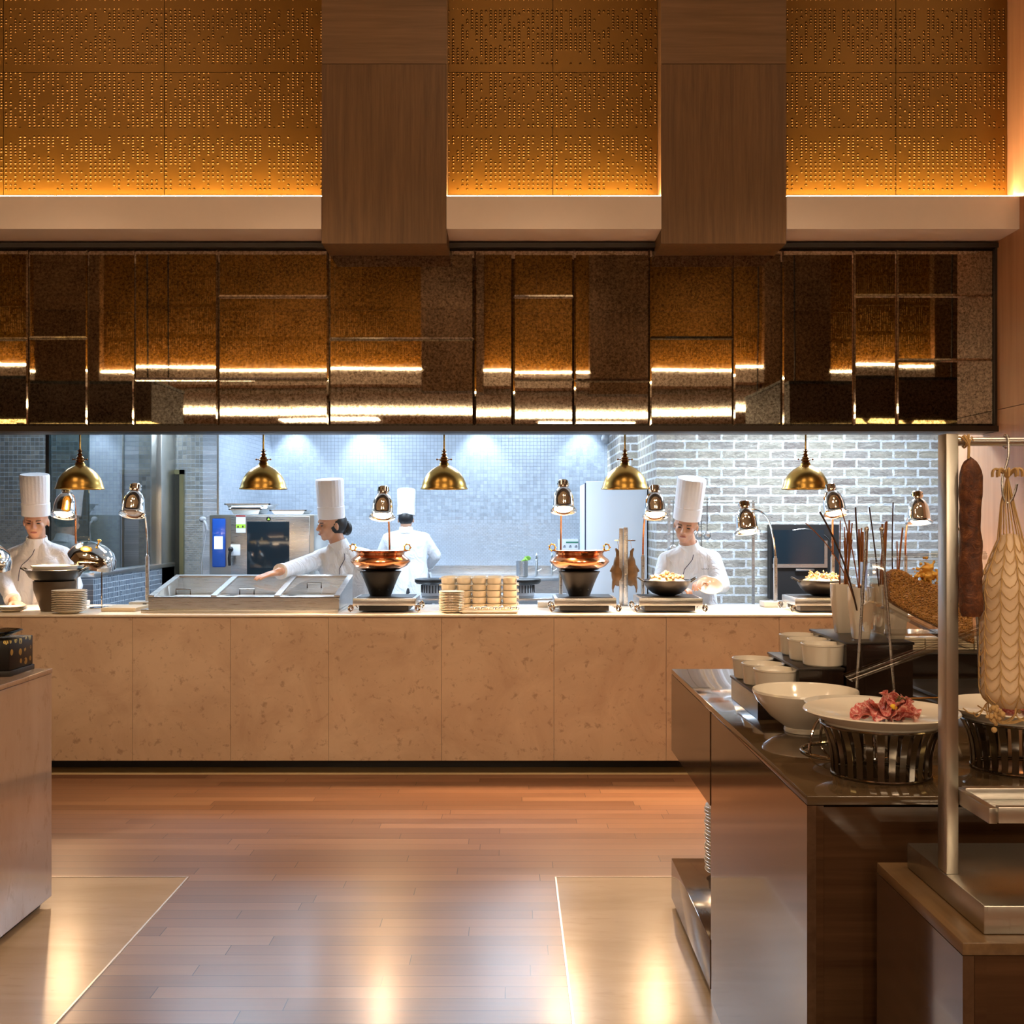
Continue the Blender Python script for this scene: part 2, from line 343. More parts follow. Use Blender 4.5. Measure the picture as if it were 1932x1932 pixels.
M_ = dict(
 floor=m_floor(),
 inlay=m_stone('travertine_inlay', (.43, .31, .18), (.51, .38, .24), (.42, .30, .18), .23, 1.2, .0, (.6, 3, 1)),
 strip=m_stone('threshold_stone', (.46, .33, .16), (.56, .42, .24), (.4, .28, .15), .35, 4, 0, (.5, 6, 1)),
 lime=m_stone('limestone_panel', (.49, .34, .23), (.61, .45, .31), (.27, .17, .11), .3, 2.6, .15),
 limetop=plain('polished_stone_worktop', (.82, .73, .6), .22, 0, .08),
 pink=m_stone('pink_marble', (.56, .40, .31), (.64, .48, .38), (.46, .31, .22), .16, 2.5, .4, (1, 1, .5)),
 pillar=wood('oak_vertical', (.13, .062, .02), (.21, .105, .036), .45, 'z', sc=1.3),
 pillarh=wood('oak_horizontal', (.17, .09, .035), (.25, .135, .06), .45, 'x', sc=.8),
 sidewood=wood('cherry_side_panel', (.36, .17, .08), (.46, .24, .12), .4, 'z', sc=.5),
 soffit=plain('soffit_bounce_tint', (.88, .76, .66), .6), ledge=plain('plaster_ledge', (.80, .66, .56), .6, 0, .02),  # soffit lighter than the ledge: bounce light from below put into its colour
 dark=plain('dark_bronze', (.03, .02, .014), .4, .3),
 black=plain('matte_black', (.012, .011, .011), .45),
 emb=m_embossed(), mirror=m_mirror(),
 led=emis('led_diffuser', (1, .72, .42), 85.0), cove=emis('cove_light', (1, .78, .52), 13.0),
 hallwall=plain('hall_wall_brown', (.15, .09, .045), .6, 0, .1), ceil=plain('hall_ceiling', (.30, .24, .18), .8),
 lowceil=plain('low_ceiling', (.78, .70, .6), .7),
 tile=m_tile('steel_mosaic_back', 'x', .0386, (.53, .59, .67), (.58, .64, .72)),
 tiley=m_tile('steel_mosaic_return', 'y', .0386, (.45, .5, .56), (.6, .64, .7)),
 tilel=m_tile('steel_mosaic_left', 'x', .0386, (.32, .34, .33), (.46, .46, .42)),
 tilelow=m_tile('blue_grey_mosaic', 'y', .0386, (.16, .2, .26), (.22, .27, .33), .4, .25, (.5, .55, .62), False),
 brickx=m_brick('x'), bricky=m_brick('y'),
 kwhite=plain('kitchen_white', (.75, .78, .8), .6), kfloor=plain('kitchen_floor', (.25, .26, .27), .5, 0, .2),
 steel=m_brushed('brushed_steel', (.62, .62, .62)), steelv=m_brushed('brushed_steel_v', (.55, .53, .48), .3, (60, 60, 1)),
 chrome=plain('chrome', (.85, .83, .8), .06, 1), dchrome=plain('dark_chrome', (.30, .28, .26), .12, 1),
 brass=plain('brass', (.66, .40, .10), .27, 1), copper=plain('copper', (.80, .36, .17), .16, 1),
 iron=plain('cast_iron', (.018, .016, .014), .38, .2), china=plain('white_china', (.80, .75, .66), .12, 0, .01, Coat_Weight=.3),
 cream=plain('cream_china', (.74, .66, .52), .2),
 veneer=wood('dark_veneer', (.035, .016, .008), (.085, .042, .02), .09, 'x', .6, .5),
 veneery=wood('dark_veneer_side', (.06, .032, .018), (.10, .056, .032), .1, 'y', .15, .5),
 veneert=wood('veneer_worktop', (.06, .038, .018), (.11, .072, .038), .08, 'x', .6, .5),
 leather=plain('black_leather_riser', (.02, .015, .013), .32, 0, .3),
 acrylic=glass('clear_acrylic', (.90, .88, .85), .16, .05), glass=glass('partition_glass', (.75, .85, .86), .22),
 lidglass=glass('lid_glass', (.97, .98, .98), 0),
 bulb=emis('heat_bulb', (1, .66, .34), 26.0), bulboff=plain('clear_bulb', (.6, .5, .42), .05, .3), gold_in=emis('can_reflector', (1, .62, .2), 3.5),
 skin=plain('skin', (.62, .34, .22), .5, 0, .05, Subsurface_Weight=.08), lip=plain('lip', (.42, .15, .12), .45), eye=plain('eye', (.03, .02, .015), .3),
 hair=plain('black_hair', (.012, .01, .01), .45), jacket=m_cloth('white_jacket', (.82, .82, .84)), toque=m_cloth('white_toque', (.86, .85, .88), .12),
 navy=plain('navy_piping', (.03, .04, .09), .7), trousers=m_cloth('dark_trousers', (.03, .03, .035)), apron=m_cloth('white_apron', (.74, .76, .8)),
 blue=plain('blue_control_panel', (.02, .09, .42), .15, 0, 0, Coat_Weight=.5), screen=emis('panel_screen', (.55, .85, 1), .9),
 ovglass=plain('oven_window', (.012, .02, .026), .08, 0), lime_s=plain('yellow_green_sticker', (.45, .75, .06), .5), red_s=plain('red_sticker', (.3, .03, .03), .5), white_s=plain('white_sticker', (.8, .82, .85), .5),
 olive=plain('olive_frame', (.22, .2, .1), .4, .5), fridge=plain('white_fridge', (.78, .82, .88), .35), grey=plain('grey_plastic', (.35, .36, .38), .5),
 duck=plain('roast_duck_skin', (.20, .10, .035), .3, 0, .6), honey=m_honey(), wax=plain('pale_wax', (.75, .42, .08), .4, 0, .3, Subsurface_Weight=.2),
 salami=m_sausage(), ham=plain('cured_ham', (.80, .62, .42), .5, 0, .14), twine=plain('twine', (.58, .38, .16), .85, 0, .2),
 board=plain('cutting_board', (.66, .55, .38), .5), gold_pat=m_gold_pattern(), green=plain('lettuce', (.3, .6, .08), .5, 0, .3),
 stick=plain('dried_bark', (.33, .12, .035), .6, 0, .5), stickd=plain('dark_bark', (.06, .03, .018), .6, 0, .4),
 yellow=plain('yellow_pepper', (.85, .55, .03), .25), herb=plain('rosemary', (.06, .12, .03), .6),
 water=glass('water', (.9, .95, 1), .1), trim=plain('silver_trim', (.6, .55, .48), .3, 1),
)
def m_slice():
    t = NT('salami_slice'); n = t.noise(t.co(), 160, 3, .6)
    return t.out(Base_Color=t.ramp(n, [(.45, (.50, .07, .07)), (.62, (.78, .42, .36))]), Roughness=.3, Subsurface_Weight=.1)
M_['slice'] = m_slice()
def m_food(name, a, b, c):
    t = NT(name); vo = t.n('ShaderNodeTexVoronoi', Vector=t.co(), Scale=60.0).outputs[1]
    s = t.n('ShaderNodeSeparateColor', i0=vo).outputs[0]
    return t.out(Base_Color=t.ramp(s, [(.2, a), (.5, b), (.8, c)]), Roughness=.35)
M_['food1'] = m_food('seafood_stir_fry', (.75, .6, .4), (.62, .38, .16), (.2, .12, .06))
M_['food2'] = m_food('noodle_stir_fry', (.85, .6, .18), (.75, .68, .5), (.55, .2, .08))
def ordn(k):
    return 'topmost' if k == 0 else ('second', 'third', 'fourth', 'fifth', 'sixth', 'seventh', 'eighth', 'ninth', 'tenth', 'eleventh', 'twelfth', 'thirteenth', 'fourteenth', 'fifteenth', 'sixteenth', 'seventeenth', 'eighteenth', 'nineteenth', 'twentieth')[k-1]+' from top'
# ---------------------------------------------------------------- the setting
DM = 6.9
struct(MB().box(-8, 8, -8, 6.77, -.2, 0).build('floor', M_['floor'], smooth=False))
struct(MB().box(-8, 8, 6.76, 7.15, -.2, .002).build('trim_1', M_['strip'], smooth=False))
struct(MB().box(-8, 8, 7.15, 13, -.2, 0).build('floor_kitchen', M_['kfloor'], smooth=False))
# stone inlays with metal edging
struct(MB().box(-7, -1.404, 1, 4.81, -.1, .003).build('trim_2', M_['inlay'], smooth=False))
struct(MB().box(.192, 7, 1, 4.81, -.1, .003).build('trim_3', M_['inlay'], smooth=False))
b = MB(); b.box(-1.404, -1.397, 1, 4.815, -.1, .005).box(-7, -1.397, 4.81, 4.815, -.1, .005); struct(b.build('trim_4', M_['trim'], smooth=False))
b = MB(); b.box(.185, .192, 1, 4.815, -.1, .005).box(.185, 7, 4.81, 4.815, -.1, .005); struct(b.build('trim_5', M_['trim'], smooth=False))
struct(MB().box(-8, 8, -8, 7.1, 6, 6.2).build('ceiling', M_['ceil'], smooth=False))
struct(MB().box(-8.2, -8, -8, 13, 0, 6.2).build('wall_left', M_['hallwall'], smooth=False))
struct(MB().box(8, 8.2, -8, 13, 0, 6.2).build('wall_right', M_['hallwall'], smooth=False))
struct(MB().box(-8, 8, -8.2, -8, 0, 6.2).build('wall_rear', M_['hallwall'], smooth=False))
# facade over the kitchen
def facade(nm, y, sgn, pillars, spans, seams, tn):
    # sgn=-1: faces the camera (front of things at smaller y); sgn=+1 faces the mirror
    yo = y; back = y-sgn*.25
    w = sempty(nm)
    MB().box(-8, 8, *sorted((back, yo-sgn*.03)), 3.275, 6.0).build('wall_core', M_['hallwall'], w, smooth=False)
    for (x0, x1) in spans:
        xs = [x0]+[s for s in seams if x0 < s < x1]+[x1]
        for a, c in zip(xs, xs[1:]):
            for z0, z1 in ((3.507, 4.254), (4.258, 5.1), (5.104, 5.99)):
                MB().box(a+.002, c-.002, *sorted((yo-sgn*.028, yo)), z0, z1).build('embossed_panel', M_['emb'], w, smooth=False)
        MB().box(x0, x1, *sorted((yo, yo+sgn*.16)), 3.273, 3.461).build('ledge', M_['ledge'], w, smooth=False)
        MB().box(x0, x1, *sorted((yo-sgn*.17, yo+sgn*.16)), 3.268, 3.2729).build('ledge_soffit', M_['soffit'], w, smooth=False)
        # led profile: sloping diffuser behind the ledge lip
        q = yo+sgn*.075; p = yo+sgn*.10
        MB().add([(x0, q, 3.463), (x1, q, 3.463), (x1, q, 3.488), (x0, q, 3.488), (x0, p, 3.463), (x1, p, 3.463)],
                 [(0, 1, 2, 3), (0, 4, 5, 1), (3, 2, 5, 4), (0, 3, 4), (1, 5, 2)]).build('led_strip', M_['led'], w, smooth=False)
        MB().box(x0, x1, *sorted((yo+sgn*.002, yo+sgn*.03)), 3.463, 3.5).build('shadow_gap', M_['black'], w, smooth=False)
    for i, (a, c) in enumerate(pillars):
        p = sempty('trim_%d' % (tn+i))
        MB().box(a, c, *sorted((yo-sgn*.16, yo+sgn*.145)), 3.185, 4.247).build('lower_panel', M_['pillar'], p, smooth=False)
        MB().box(a, c, *sorted((yo-sgn*.16, yo+sgn*.145)), 4.25, 5.99).build('upper_panel', M_['pillarh'], p, smooth=False)
facade('wall_back', 6.74, -1, [(-1.128, -.387), (.883, 1.625)], [(-8, -1.128), (-.387, .883), (1.625, 3.0)],
       [-6.99, -6.01, -5.04, -4.06, -3.08, -2.105, .247, 2.324], 10)
facade('wall_front', -.6, 1, [(-6.1, -5.3), (-1.17, -.35), (1.0, 1.78), (3.25, 4.07), (5.4, 8)],
       [(-8, -6.1), (-5.3, -1.17), (-.35, 1.0), (1.78, 3.25), (4.07, 5.4)], [-4.3, -3.3, -2.3, .3], 20)
# low ceiling behind the camera with a light cove
struct(MB().box(-8, 8, -8, -.85, 3.2, 3.3).build('ceiling_low', M_['lowceil'], smooth=False))
b = MB(); b.box(-8, 8, -2.9, -2.65, 3.075, 3.2); struct(b.build('trim_30', M_['lowceil'], smooth=False))
struct(MB().box(-7.9, 7.9, -2.65, -2.63, 3.095, 3.175).build('trim_31', M_['cove'], smooth=False))
# bulkhead
struct(MB().box(-8, 3.0, 6.93, 7.1, 2.09, 6.0).build('wall_bulkhead', M_['dark'], smooth=False))
b = MB(); b.box(-8, 3.0, 6.86, 6.95, 2.092, 2.128).box(-8, 3.0, 6.86, 6.95, 3.228, 3.256).box(2.985, 3.0, 6.88, 6.95, 2.128, 3.228)
struct(b.build('trim_32', M_['dark'], smooth=False))
# antique mirror panels, each its own bevelled piece, slightly out of line
mir = sempty('wall_mirror')
cols = [(-460, -180, (600,)), (-180, -60, ()), (-60, 53, (640,)), (53, 165, (638,)), (165, 253, ()), (253, 411, (716,)), (411, 620, (560, 716)), (620, 895, (640,)), (895, 968, ()),
        (968, 1083, (560, 716)), (1083, 1226, (718,)), (1226, 1384, (638,)), (1384, 1476, ()), (1476, 1611, ()), (1611, 1692, (558,)), (1692, 1876, (558, 680))]
for a, c, hs in cols:
    ys = [470]+list(hs)+[803]
    rt = random.uniform(-.0035, .0035); ry = random.uniform(-.003, .003)
    for t0, t1 in zip(ys, ys[1:]):
        x0, x1, z0, z1 = X(a, DM)+.001, X(c, DM)-.001, Z(t1, DM)+.001, Z(t0, DM)-.001
        B = .011; D = .004
        tx, tz = rt+random.uniform(-.001, .001), ry+random.uniform(-.001, .001)
        cx, cz = (x0+x1)/2, (z0+z1)/2
        f = lambda x, z, e: (x, DM+e+(z-cz)*tx+(x-cx)*tz*.6, z)
        vs = [f(x0, z0, D), f(x1, z0, D), f(x1, z1, D), f(x0, z1, D), f(x0+B, z0+B, 0), f(x1-B, z0+B, 0), f(x1-B, z1-B, 0), f(x0+B, z1-B, 0),
              (x0, DM+.02, z0), (x1, DM+.02, z0), (x1, DM+.02, z1), (x0, DM+.02, z1)]
        MB().add(vs, [(4, 5, 6, 7), (0, 1, 5, 4), (1, 2, 6, 5), (2, 3, 7, 6), (3, 0, 4, 7), (8, 9, 1, 0), (9, 10, 2, 1), (10, 11, 3, 2), (11, 8, 0, 3), (8, 11, 10, 9)]).build('mirror_panel', M_['mirror'], mir, smooth=False)
# right return wall (wood), with a diagonal-free panel joint
wr = sempty('wall_return')
MB().box(3.0, 3.3, 6.3, 7.5, 0, 2.225).build('lower_panel', M_['sidewood'], wr, smooth=False)
MB().box(3.0, 3.3, 6.3, 7.5, 2.229, 6.0).build('upper_panel', M_['sidewood'], wr, smooth=False)
struct(MB().box(3.3, 8, 6.3, 6.5, 0, 6.0).build('wall_far_right', M_['sidewood'], smooth=False))
# kitchen shell
struct(MB().box(-8, 8, 7.1, 13, 2.8, 2.95).build('ceiling_kitchen', M_['kwhite'], smooth=False))
struct(MB().box(-2.612, 1.5, 12.1, 12.3, 0, 2.8).build('wall_kitchen_back', M_['tile'], smooth=False))
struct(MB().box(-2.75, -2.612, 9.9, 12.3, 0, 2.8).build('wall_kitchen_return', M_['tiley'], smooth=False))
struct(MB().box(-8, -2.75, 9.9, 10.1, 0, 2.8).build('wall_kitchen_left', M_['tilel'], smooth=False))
struct(MB().box(-2.62, -2.605, 9.885, 9.9, 0, 2.8).build('trim_33', M_['steelv'], smooth=False))
BX = 1.209
struct(MB().box(BX, 8, 9.3, 9.5, 0, 2.8).build('wall_brick', M_['brickx'], smooth=False))
struct(MB().box(BX-.001, BX+.15, 9.299, 10.7, 0, 2.8).build('wall_brick_side', M_['bricky'], smooth=False))
struct(MB().box(1.04, BX, 10.7, 11.6, 0, 2.8).build('wall_brick_far', M_['brickx'], smooth=False))
struct(MB().box(1.037, 1.2, 10.71, 12.2, 0, 2.8).build('wall_brick_recess', M_['bricky'], smooth=False))
# left glazed partition: low tiled wall with steel cap, glass, steel column
PX = -2.99
struct(MB().box(PX-.1, PX, 7.95, 9.85, 0, 1.135).build('wall_low', M_['tilelow'], smooth=False))
struct(MB().box(-3.5, PX-.1, 7.95, 8.05, 0, 1.135).build('wall_low_return', M_['tilelow'], smooth=False))
b = MB(); b.box(PX-.11, PX+.012, 7.94, 9.85, 1.135, 1.17, .006).box(-3.5, PX-.1, 7.94, 8.06, 1.135, 1.17); struct(b.build('trim_34', M_['steel']))
w1 = sempty('window_1')
MB().box(PX-.055, PX-.045, 8.0, 9.5, 1.17, 2.8).build('pane', M_['glass'], w1, smooth=False)
MB().box(-3.33, PX-.05, 7.995, 8.005, 1.17, 2.8).build('pane', M_['glass'], w1, smooth=False)
MB().box(-3.345, -3.32, 7.98, 8.02, 1.17, 2.8).build('mullion', M_['black'], w1, smooth=False)
MB().box(PX-.1, PX, 9.5, 9.89, .0, 2.8, .008).build('steel_column', M_['steelv'], w1)
# door beside the column
d1 = sempty('door_1')
b = MB(); xa, xb = X(333, 9.88), X(347, 9.88); b.box(xb-.035, xb, 9.86, 9.9, 0, 1.99).box(xa-.5, xb, 9.86, 9.9, 1.95, 1.99); b.build('door_frame', M_['olive'], d1, smooth=False)
MB().box(xa-.5, xb-.035, 9.87, 9.9, 0, 1.95).build('door_leaf', plain('door_leaf_dark', (.02, .018, .01), .5), d1, smooth=False)
# ---------------------------------------------------------------- main show-kitchen counter
mc = thing('buffet_counter', 'long show-kitchen counter clad in beige limestone panels with pale worktop', 'counter', (0, 6.77, 0))
xs = [X(p, 6.77) for p in (-700, -480, -270, -60, 40, 250, 435, 620, 833, 1045, 1257, 1470, 1690, 1890)]
for a, c in zip(xs, xs[1:]):
    MB().box(a+.001, min(c-.001, 2.995), 6.77, 6.8, .083, .955).build('stone_panel', M_['lime'], mc, smooth=False)
MB().box(xs[0], 2.99, 6.955, 6.98, .003, .083).build('plinth', M_['black'], mc, smooth=False)
MB().box(xs[0], 2.99, 6.802, 7.56, .083, .956).build('carcass', M_['grey'], mc, smooth=False)
MB().box(xs[0], 2.995, 6.765, 7.60, .957, .97, .002).build('worktop', M_['limetop'], mc)
CT = .97
# ---------------------------------------------------------------- left island
li = thing('serving_island', 'pink marble serving island with recessed black plinth at left edge', 'counter', (-2.6, 3.2, 0))
MB().box(-4.2, -1.852, 1.6, 4.48, .035, .93, .003).build('body', M_['pink'], li)
MB().box(-4.2, -1.850, 1.6, 4.482, .932, .95, .002).build('worktop', M_['pink'], li)
MB().box(-4.1, -1.887, 1.7, 4.453, .004, .035).build('plinth', M_['black'], li, smooth=False)
# lacquer box with steel tongs tray on the island
lb = thing('lacquer_box', 'black lacquer box with gold floral motifs on the pink marble island', 'box', (-2.06, 4.38, .95))
MB().box(-2.21, -1.912, 4.24, 4.46, .951, .972, .003).build('foot', M_['black'], lb)
MB().box(-2.205, -1.917, 4.245, 4.455, .972, 1.088, .004).build('body', M_['gold_pat'], lb)
tr = MB(); tr.lathe([(.001, 0), (.09, 0), (.125, .014), (.128, .015), (.092, -.003), (.001, -.003)], (-2.05, 4.35, 1.1)); 
tr.lathe([(.03, -.012), (.035, -.003), (.03, 0)], (-2.05, 4.35, 1.1))
tag(tr.build('tray', M_['chrome']), 'shallow polished steel dish standing on black lacquer box', 'dish')
# ---------------------------------------------------------------- right buffet
RX = .64; D1 = 2.414; D2 = 4.468; RT = .95; RE = 2.6
rb = thing('buffet_table', 'large glossy dark wood buffet counter with open plate shelf on its left side', 'counter', (1.5, 3.4, 0))
MB().box(RX, RE, D1, D2, .93, RT, .002).build('worktop', M_['veneert'], rb)
b = MB(); b.box(RX, RE, 3.60, D2-.001, .624, .929); b.build('drawer_box', M_['veneery'], rb, smooth=False)
MB().box(RX, RX+.02, D1+.001, 3.573, .003, .929).build('side_panel', M_['veneery'], rb, smooth=False)
MB().box(RX+.003, RX+.02, 3.574, 3.598, .003, .929).build('side_edge', M_['veneery'], rb, smooth=False)
MB().box(RX+.02, RX+.036, D1, D1+.02, .003, .929).build('front_stile', M_['veneer'], rb, smooth=False)
MB().box(RX+.037, RE, D1+.003, D1+.02, .003, .925).build('front_panel', M_['veneer'], rb, smooth=False)
MB().box(RX, RE, 3.6, D2, .03, .19, .002).build('plate_shelf', M_['veneery'], rb)
MB().box(RX+.03, RE-.1, D1+.1, D2-.03, .004, .03).build('plinth', M_['black'], rb, smooth=False)
MB().box(1.3, RE, 3.62, D2-.02, .19, .624).build('back_body', M_['veneer'], rb, smooth=False)
# small front counter
sx, sy0, sy1, sz = .777, 1.919, 2.37, .82
sb = thing('side_counter', 'lower dark wood side counter under the steel hanging stand', 'counter', (1.3, 2.15, 0))
MB().box(sx, 2.2, sy0, sy1, sz-.022, sz, .0015).build('worktop', wood('walnut_top', (.11, .062, .026), (.2, .12, .055), .3, 'y', .1, .8), sb)
MB().box(sx, sx+.02, sy0, sy1, .003, sz-.023).build('side_panel', M_['veneery'], sb, smooth=False)
MB().box(sx+.021, sx+.042, sy0+.001, sy1, .003, sz-.023).build('front_stile', M_['veneer'], sb, smooth=False)
MB().box(sx+.043, 2.2, sy0+.004, sy1, .003, sz-.024).build('front_panel', M_['veneer'], sb, smooth=False)
# ---------------------------------------------------------------- steel hanging stand
st = thing('hanging_stand', 'brushed steel stand with square post and rail for hanging cured meat', 'stand', (1.2, 2.15, sz))
MB().box(.828, 1.75, 1.954, 2.334, sz+.001, .872, .003).build('base_plate', M_['steelv'], st)
MB().box(.829, .853, 2.125, 2.168, .872, 1.714, .002).build('post', M_['steelv'], st)
MB().box(1.70, 1.724, 2.125, 2.168, .872, 1.714, .002).build('post', M_['steelv'], st)
MB().tube([(.85, 2.146, 1.70), (1.70, 2.146, 1.70)], .0085, 14).build('rail', M_['steel'], st)
b = MB(); z = Z(1525, 1.99)
b.box(.853, .868, 1.99, 2.15, z-.028, z+.0, .001)
b.box(.868, 1.70, 1.985, 2.0, z-.026, z+.003, .001); b.box(.868, 1.70, 2.13, 2.15, z-.02, z+.002, .001)
b.build('shelf_frame', M_['steelv'], st)
MB().box(.87, 1.70, 2.0, 2.13, z-.024, z-.02).build('shelf_tray', M_['steel'], st, smooth=False)
# cured sausage
sal = thing('cured_sausage', 'long dark red cured sausage hanging from twine beside the steel post', 'sausage', at(1831, 860, 2.1))
c = at(1831, 1012, 2.12); h = .152; prof = []
for i in range(33):
    t = i/32; zz = h-2*h*t
    r = .0215*min(1, (t*9)**.5)*(1-.12*math.exp(-((t-.42)*6)**2)); 
    if t > .97: r *= .8
    prof.append((r*(1+.03*math.sin(t*37)), zz))
prof.append((.0, -h)); 
MB().lathe(prof, c, 28, wob=lambda a, i: 1+.05*math.sin(3*a+i*.5)+.03*math.sin(5*a-i*.9)).build('sausage_body', M_['salami'], sal)
b = MB(); top = c+Vector((-.004, 0, h)); b.tube([top-Vector((0, 0, .004)), top+Vector((.001, 0, .012)), (top.x+.004, 2.13, 1.712)], .0028, 8)
for k in range(9):
    a = k*.7; b.tube(bez([top+Vector((0, 0, .02)), top+Vector((.01*math.cos(a), .01*math.sin(a), .04)), (top.x+.014*math.cos(a), 2.146+.014*math.sin(a), 1.715), (top.x+.02*math.cos(a), 2.146+.02*math.sin(a), 1.70)], 6), .001, 5)
b.ring((top.x+.003, 2.146, 1.70), .0115, .0022, 20, 6, Matrix.Rotation(PI/2, 3, 'Y')); b.build('twine', M_['twine'], sal)
# ham in net
hx = X(1905, 2.12); ham = thing('netted_ham', 'whole cured ham in ochre string net hanging from steel hook', 'ham', (hx, 2.12, 1.0))
hp = []
zt, zb = Z(1010, 2.12), Z(1335, 2.12)
for i in range(30):
    t = i/29; zz = zt+(zb-zt)*t; r = .053*min(1, .25+t*2.6)**.8*(1 if t < .9 else (1-((t-.9)/.1)**2*.45)); hp.append((r, zz))
hp.insert(0, (0, zt+.004)); hp.append((0, zb-.006))
hw = lambda a, i: 1+.05*math.sin(2*a+.6)+.015*math.sin(5*a+i*.4)
hc = (hx+.006, 2.13, 0)
MB().lathe(hp, hc, 32, wob=hw).build('meat', M_['ham'], ham)
def hr(z_):
    for (r0, z0), (r1, z1) in zip(hp, hp[1:]):
        if z1 <= z_ <= z0: return r0+(r1-r0)*(z0-z_)/max(1e-6, z0-z1)
    return hp[1][0] if z_ > zt else hp[-2][0]
b = MB(); NN = 11
for k in range(NN):
    pts = [(hx, 2.13, zt+.115), (hx+.012*math.cos(k*2*PI/NN), 2.13+.012*math.sin(k*2*PI/NN), zt+.06)]
    for i in range(1, 40):
        t = i/39; zz = zt+(zb-zt)*t; a = k*2*PI/NN+.02*math.sin(i*1.3); r = hr(zz)*1.03*hw(a, i)+.0012
        pts.append((hc[0]+r*math.cos(a), hc[1]+r*math.sin(a), zz))
    b.tube(pts, .0013, 5)
for i in range(14):
    z0 = zt-.012-(zt-zb-.02)*i/14
    pts = []
    for j in range(NN*4+1):
        a = j*2*PI/(NN*4); ph = (j % 4)/4.0; zz = z0-.024*ph*(1-ph)*4-.0; zz = z0-.02*math.sin(PI*ph); r = hr(max(zb, min(zt, zz)))*1.03*hw(a, i)+.0014
        pts.append((hc[0]+r*math.cos(a), hc[1]+r*math.sin(a), zz))
    b.tube(pts, .001, 5)
for k in range(9):
    a = k*.75; c0 = Vector((hc[0]+.045*math.cos(a), hc[1]+.045*math.sin(a), zb+.004))
    b.tube(bez([c0, c0+Vector((0, 0, -.03)), Vector((hx-.03, 2.11, zb-.04)), Vector((hx-.034, 2.10, zb-.012))], 8), .0016, 5)
    b.tube(bez([c0, c0+Vector((-.01, 0, -.02)), c0+Vector((.03*math.cos(k), 0, -.035)), c0+Vector((.05*math.cos(a+1), .03*math.sin(a+1), -.012))], 6), .0014, 5)
for k in range(10):
    a = k*.63; b.tube(bez([(hx, 2.13, zt+.11), (hx+.02*math.cos(a), 2.13+.02*math.sin(a), zt+.135), (hx+.03*math.cos(a), 2.13+.03*math.sin(a), zt+.13), (hx+.028*math.cos(a), 2.13+.026*math.sin(a), zt+.112)], 6), .0024, 5)
[b.ell((hx-.037+random.gauss(0, .006), 2.10+random.gauss(0, .005), zb-.014+random.gauss(0, .009)), random.uniform(.003, .006), n=8, m=6) for k in range(26)]; b.build('netting', M_['twine'], ham)
hk = MB(); zk = Z(925, 2.12)
hk.tube([(hx+.004, 2.146, 1.688)]+[(hx+.004-.0*i, 2.146+.012*math.cos(a), 1.70+.013*math.sin(a)) for i, a in enumerate([-.9, -.3, .3, .9, 1.5, 2.1, 2.7, 3.3])]
        + bez([(hx+.004, 2.134, 1.695), (hx+.006, 2.13, 1.65), (hx-.014, 2.128, 1.645), (hx-.012, 2.125, zk+.006)], 8)
        + bez([(hx-.012, 2.125, zk+.006), (hx-.012, 2.125, zk-.03), (hx+.004, 2.12, zk-.04), (hx+.012, 2.115, zk+.012)], 8)[1:], .0022, 8)
tag(hk.build('meat_hook', M_['steel']), 'bent steel S-hook on the rail holding the netted ham', 'hook')
# ---------------------------------------------------------------- stepped risers
YN, YF = 3.33, 3.74
def riser(nm, x0, x1, y0, y1, top, lab):
    r = thing(nm, lab, 'riser', ((x0+x1)/2, (y0+y1)/2, RT))
    MB().box(x0+.004, x1-.004, y0+.004, y1-.004, RT+.001, top-.008).build('body', plain('riser_body', (.02, .011, .008), .18, 0, .2, Coat_Weight=.4), r, smooth=False)
    MB().box(x0, x1, y0, y1, top-.008, top, .002).build('top', M_['leather'], r)
    return r
riser('stepped_riser', .732, .856, YN, YF, 1.0275, 'lowest black riser step carrying the three left white ramekins')
riser('stepped_riser', .857, .997, YN, YF, 1.105, 'middle black riser step carrying three white ramekins')
riser('stepped_riser', .998, 1.205, YN, YF, 1.1825, 'tallest black riser step carrying the white vases of sticks')
riser('stepped_riser', 1.48, 1.86, 4.17, 4.42, 1.05, 'low black riser at the back of the buffet behind the steel post')
gp = MB(); gp.box(1.42, 1.85, 3.72, 4.1, RT+.001, RT+.012, .003); tag(gp.build('griddle_plate', M_['iron']), 'flat black plate lying on the buffet in front of back riser', 'plate')
# ramekins
def ramekin(loc, lab):
    r = MB(); R0 = .0675; H = .066
    r.lathe([(0, .0), (.056, 0), (.060, .004), (.0655, H-.006), (R0, H-.004), (R0, H), (.0635, H+.0005), (.0615, H-.004), (.057, .008), (0, .007)], loc, 40)
    o = r.build('ramekin', M_['china']); return tag(o, lab, 'bowl', 'white ramekins on the risers')
for (px, d, top, lab) in ((1463.5, 3.40, 1.0275, 'white ramekin nearest the big white bowl, front of lowest step'), (1439.5, 3.53, 1.0275, 'white ramekin in the middle of the lowest riser step'),
                     (1420, 3.67, 1.0275, 'white ramekin at far end of the lowest riser step'), (1553, 3.40, 1.105, 'white ramekin at the front of the middle riser step'),
                     (1526, 3.53, 1.105, 'white ramekin in the middle of the second riser step'), (1509, 3.67, 1.105, 'white ramekin at far end of the second riser step')):
    ramekin((X(px, d), d, top+.0005), lab)
# big bowl
bb = MB(); bl = (.83, 3.15, RT+.001)
bb.lathe([(0, 0), (.058, 0), (.06, .006), (.058, .014), (.10, .045), (.138, .09), (.1475, .112), (.146, .118), (.142, .115), (.128, .088), (.09, .05), (.04, .026), (0, .024)], bl, 56)
tag(bb.build('serving_bowl', M_['china']), 'large wide white footed bowl in front of the stepped risers', 'bowl')
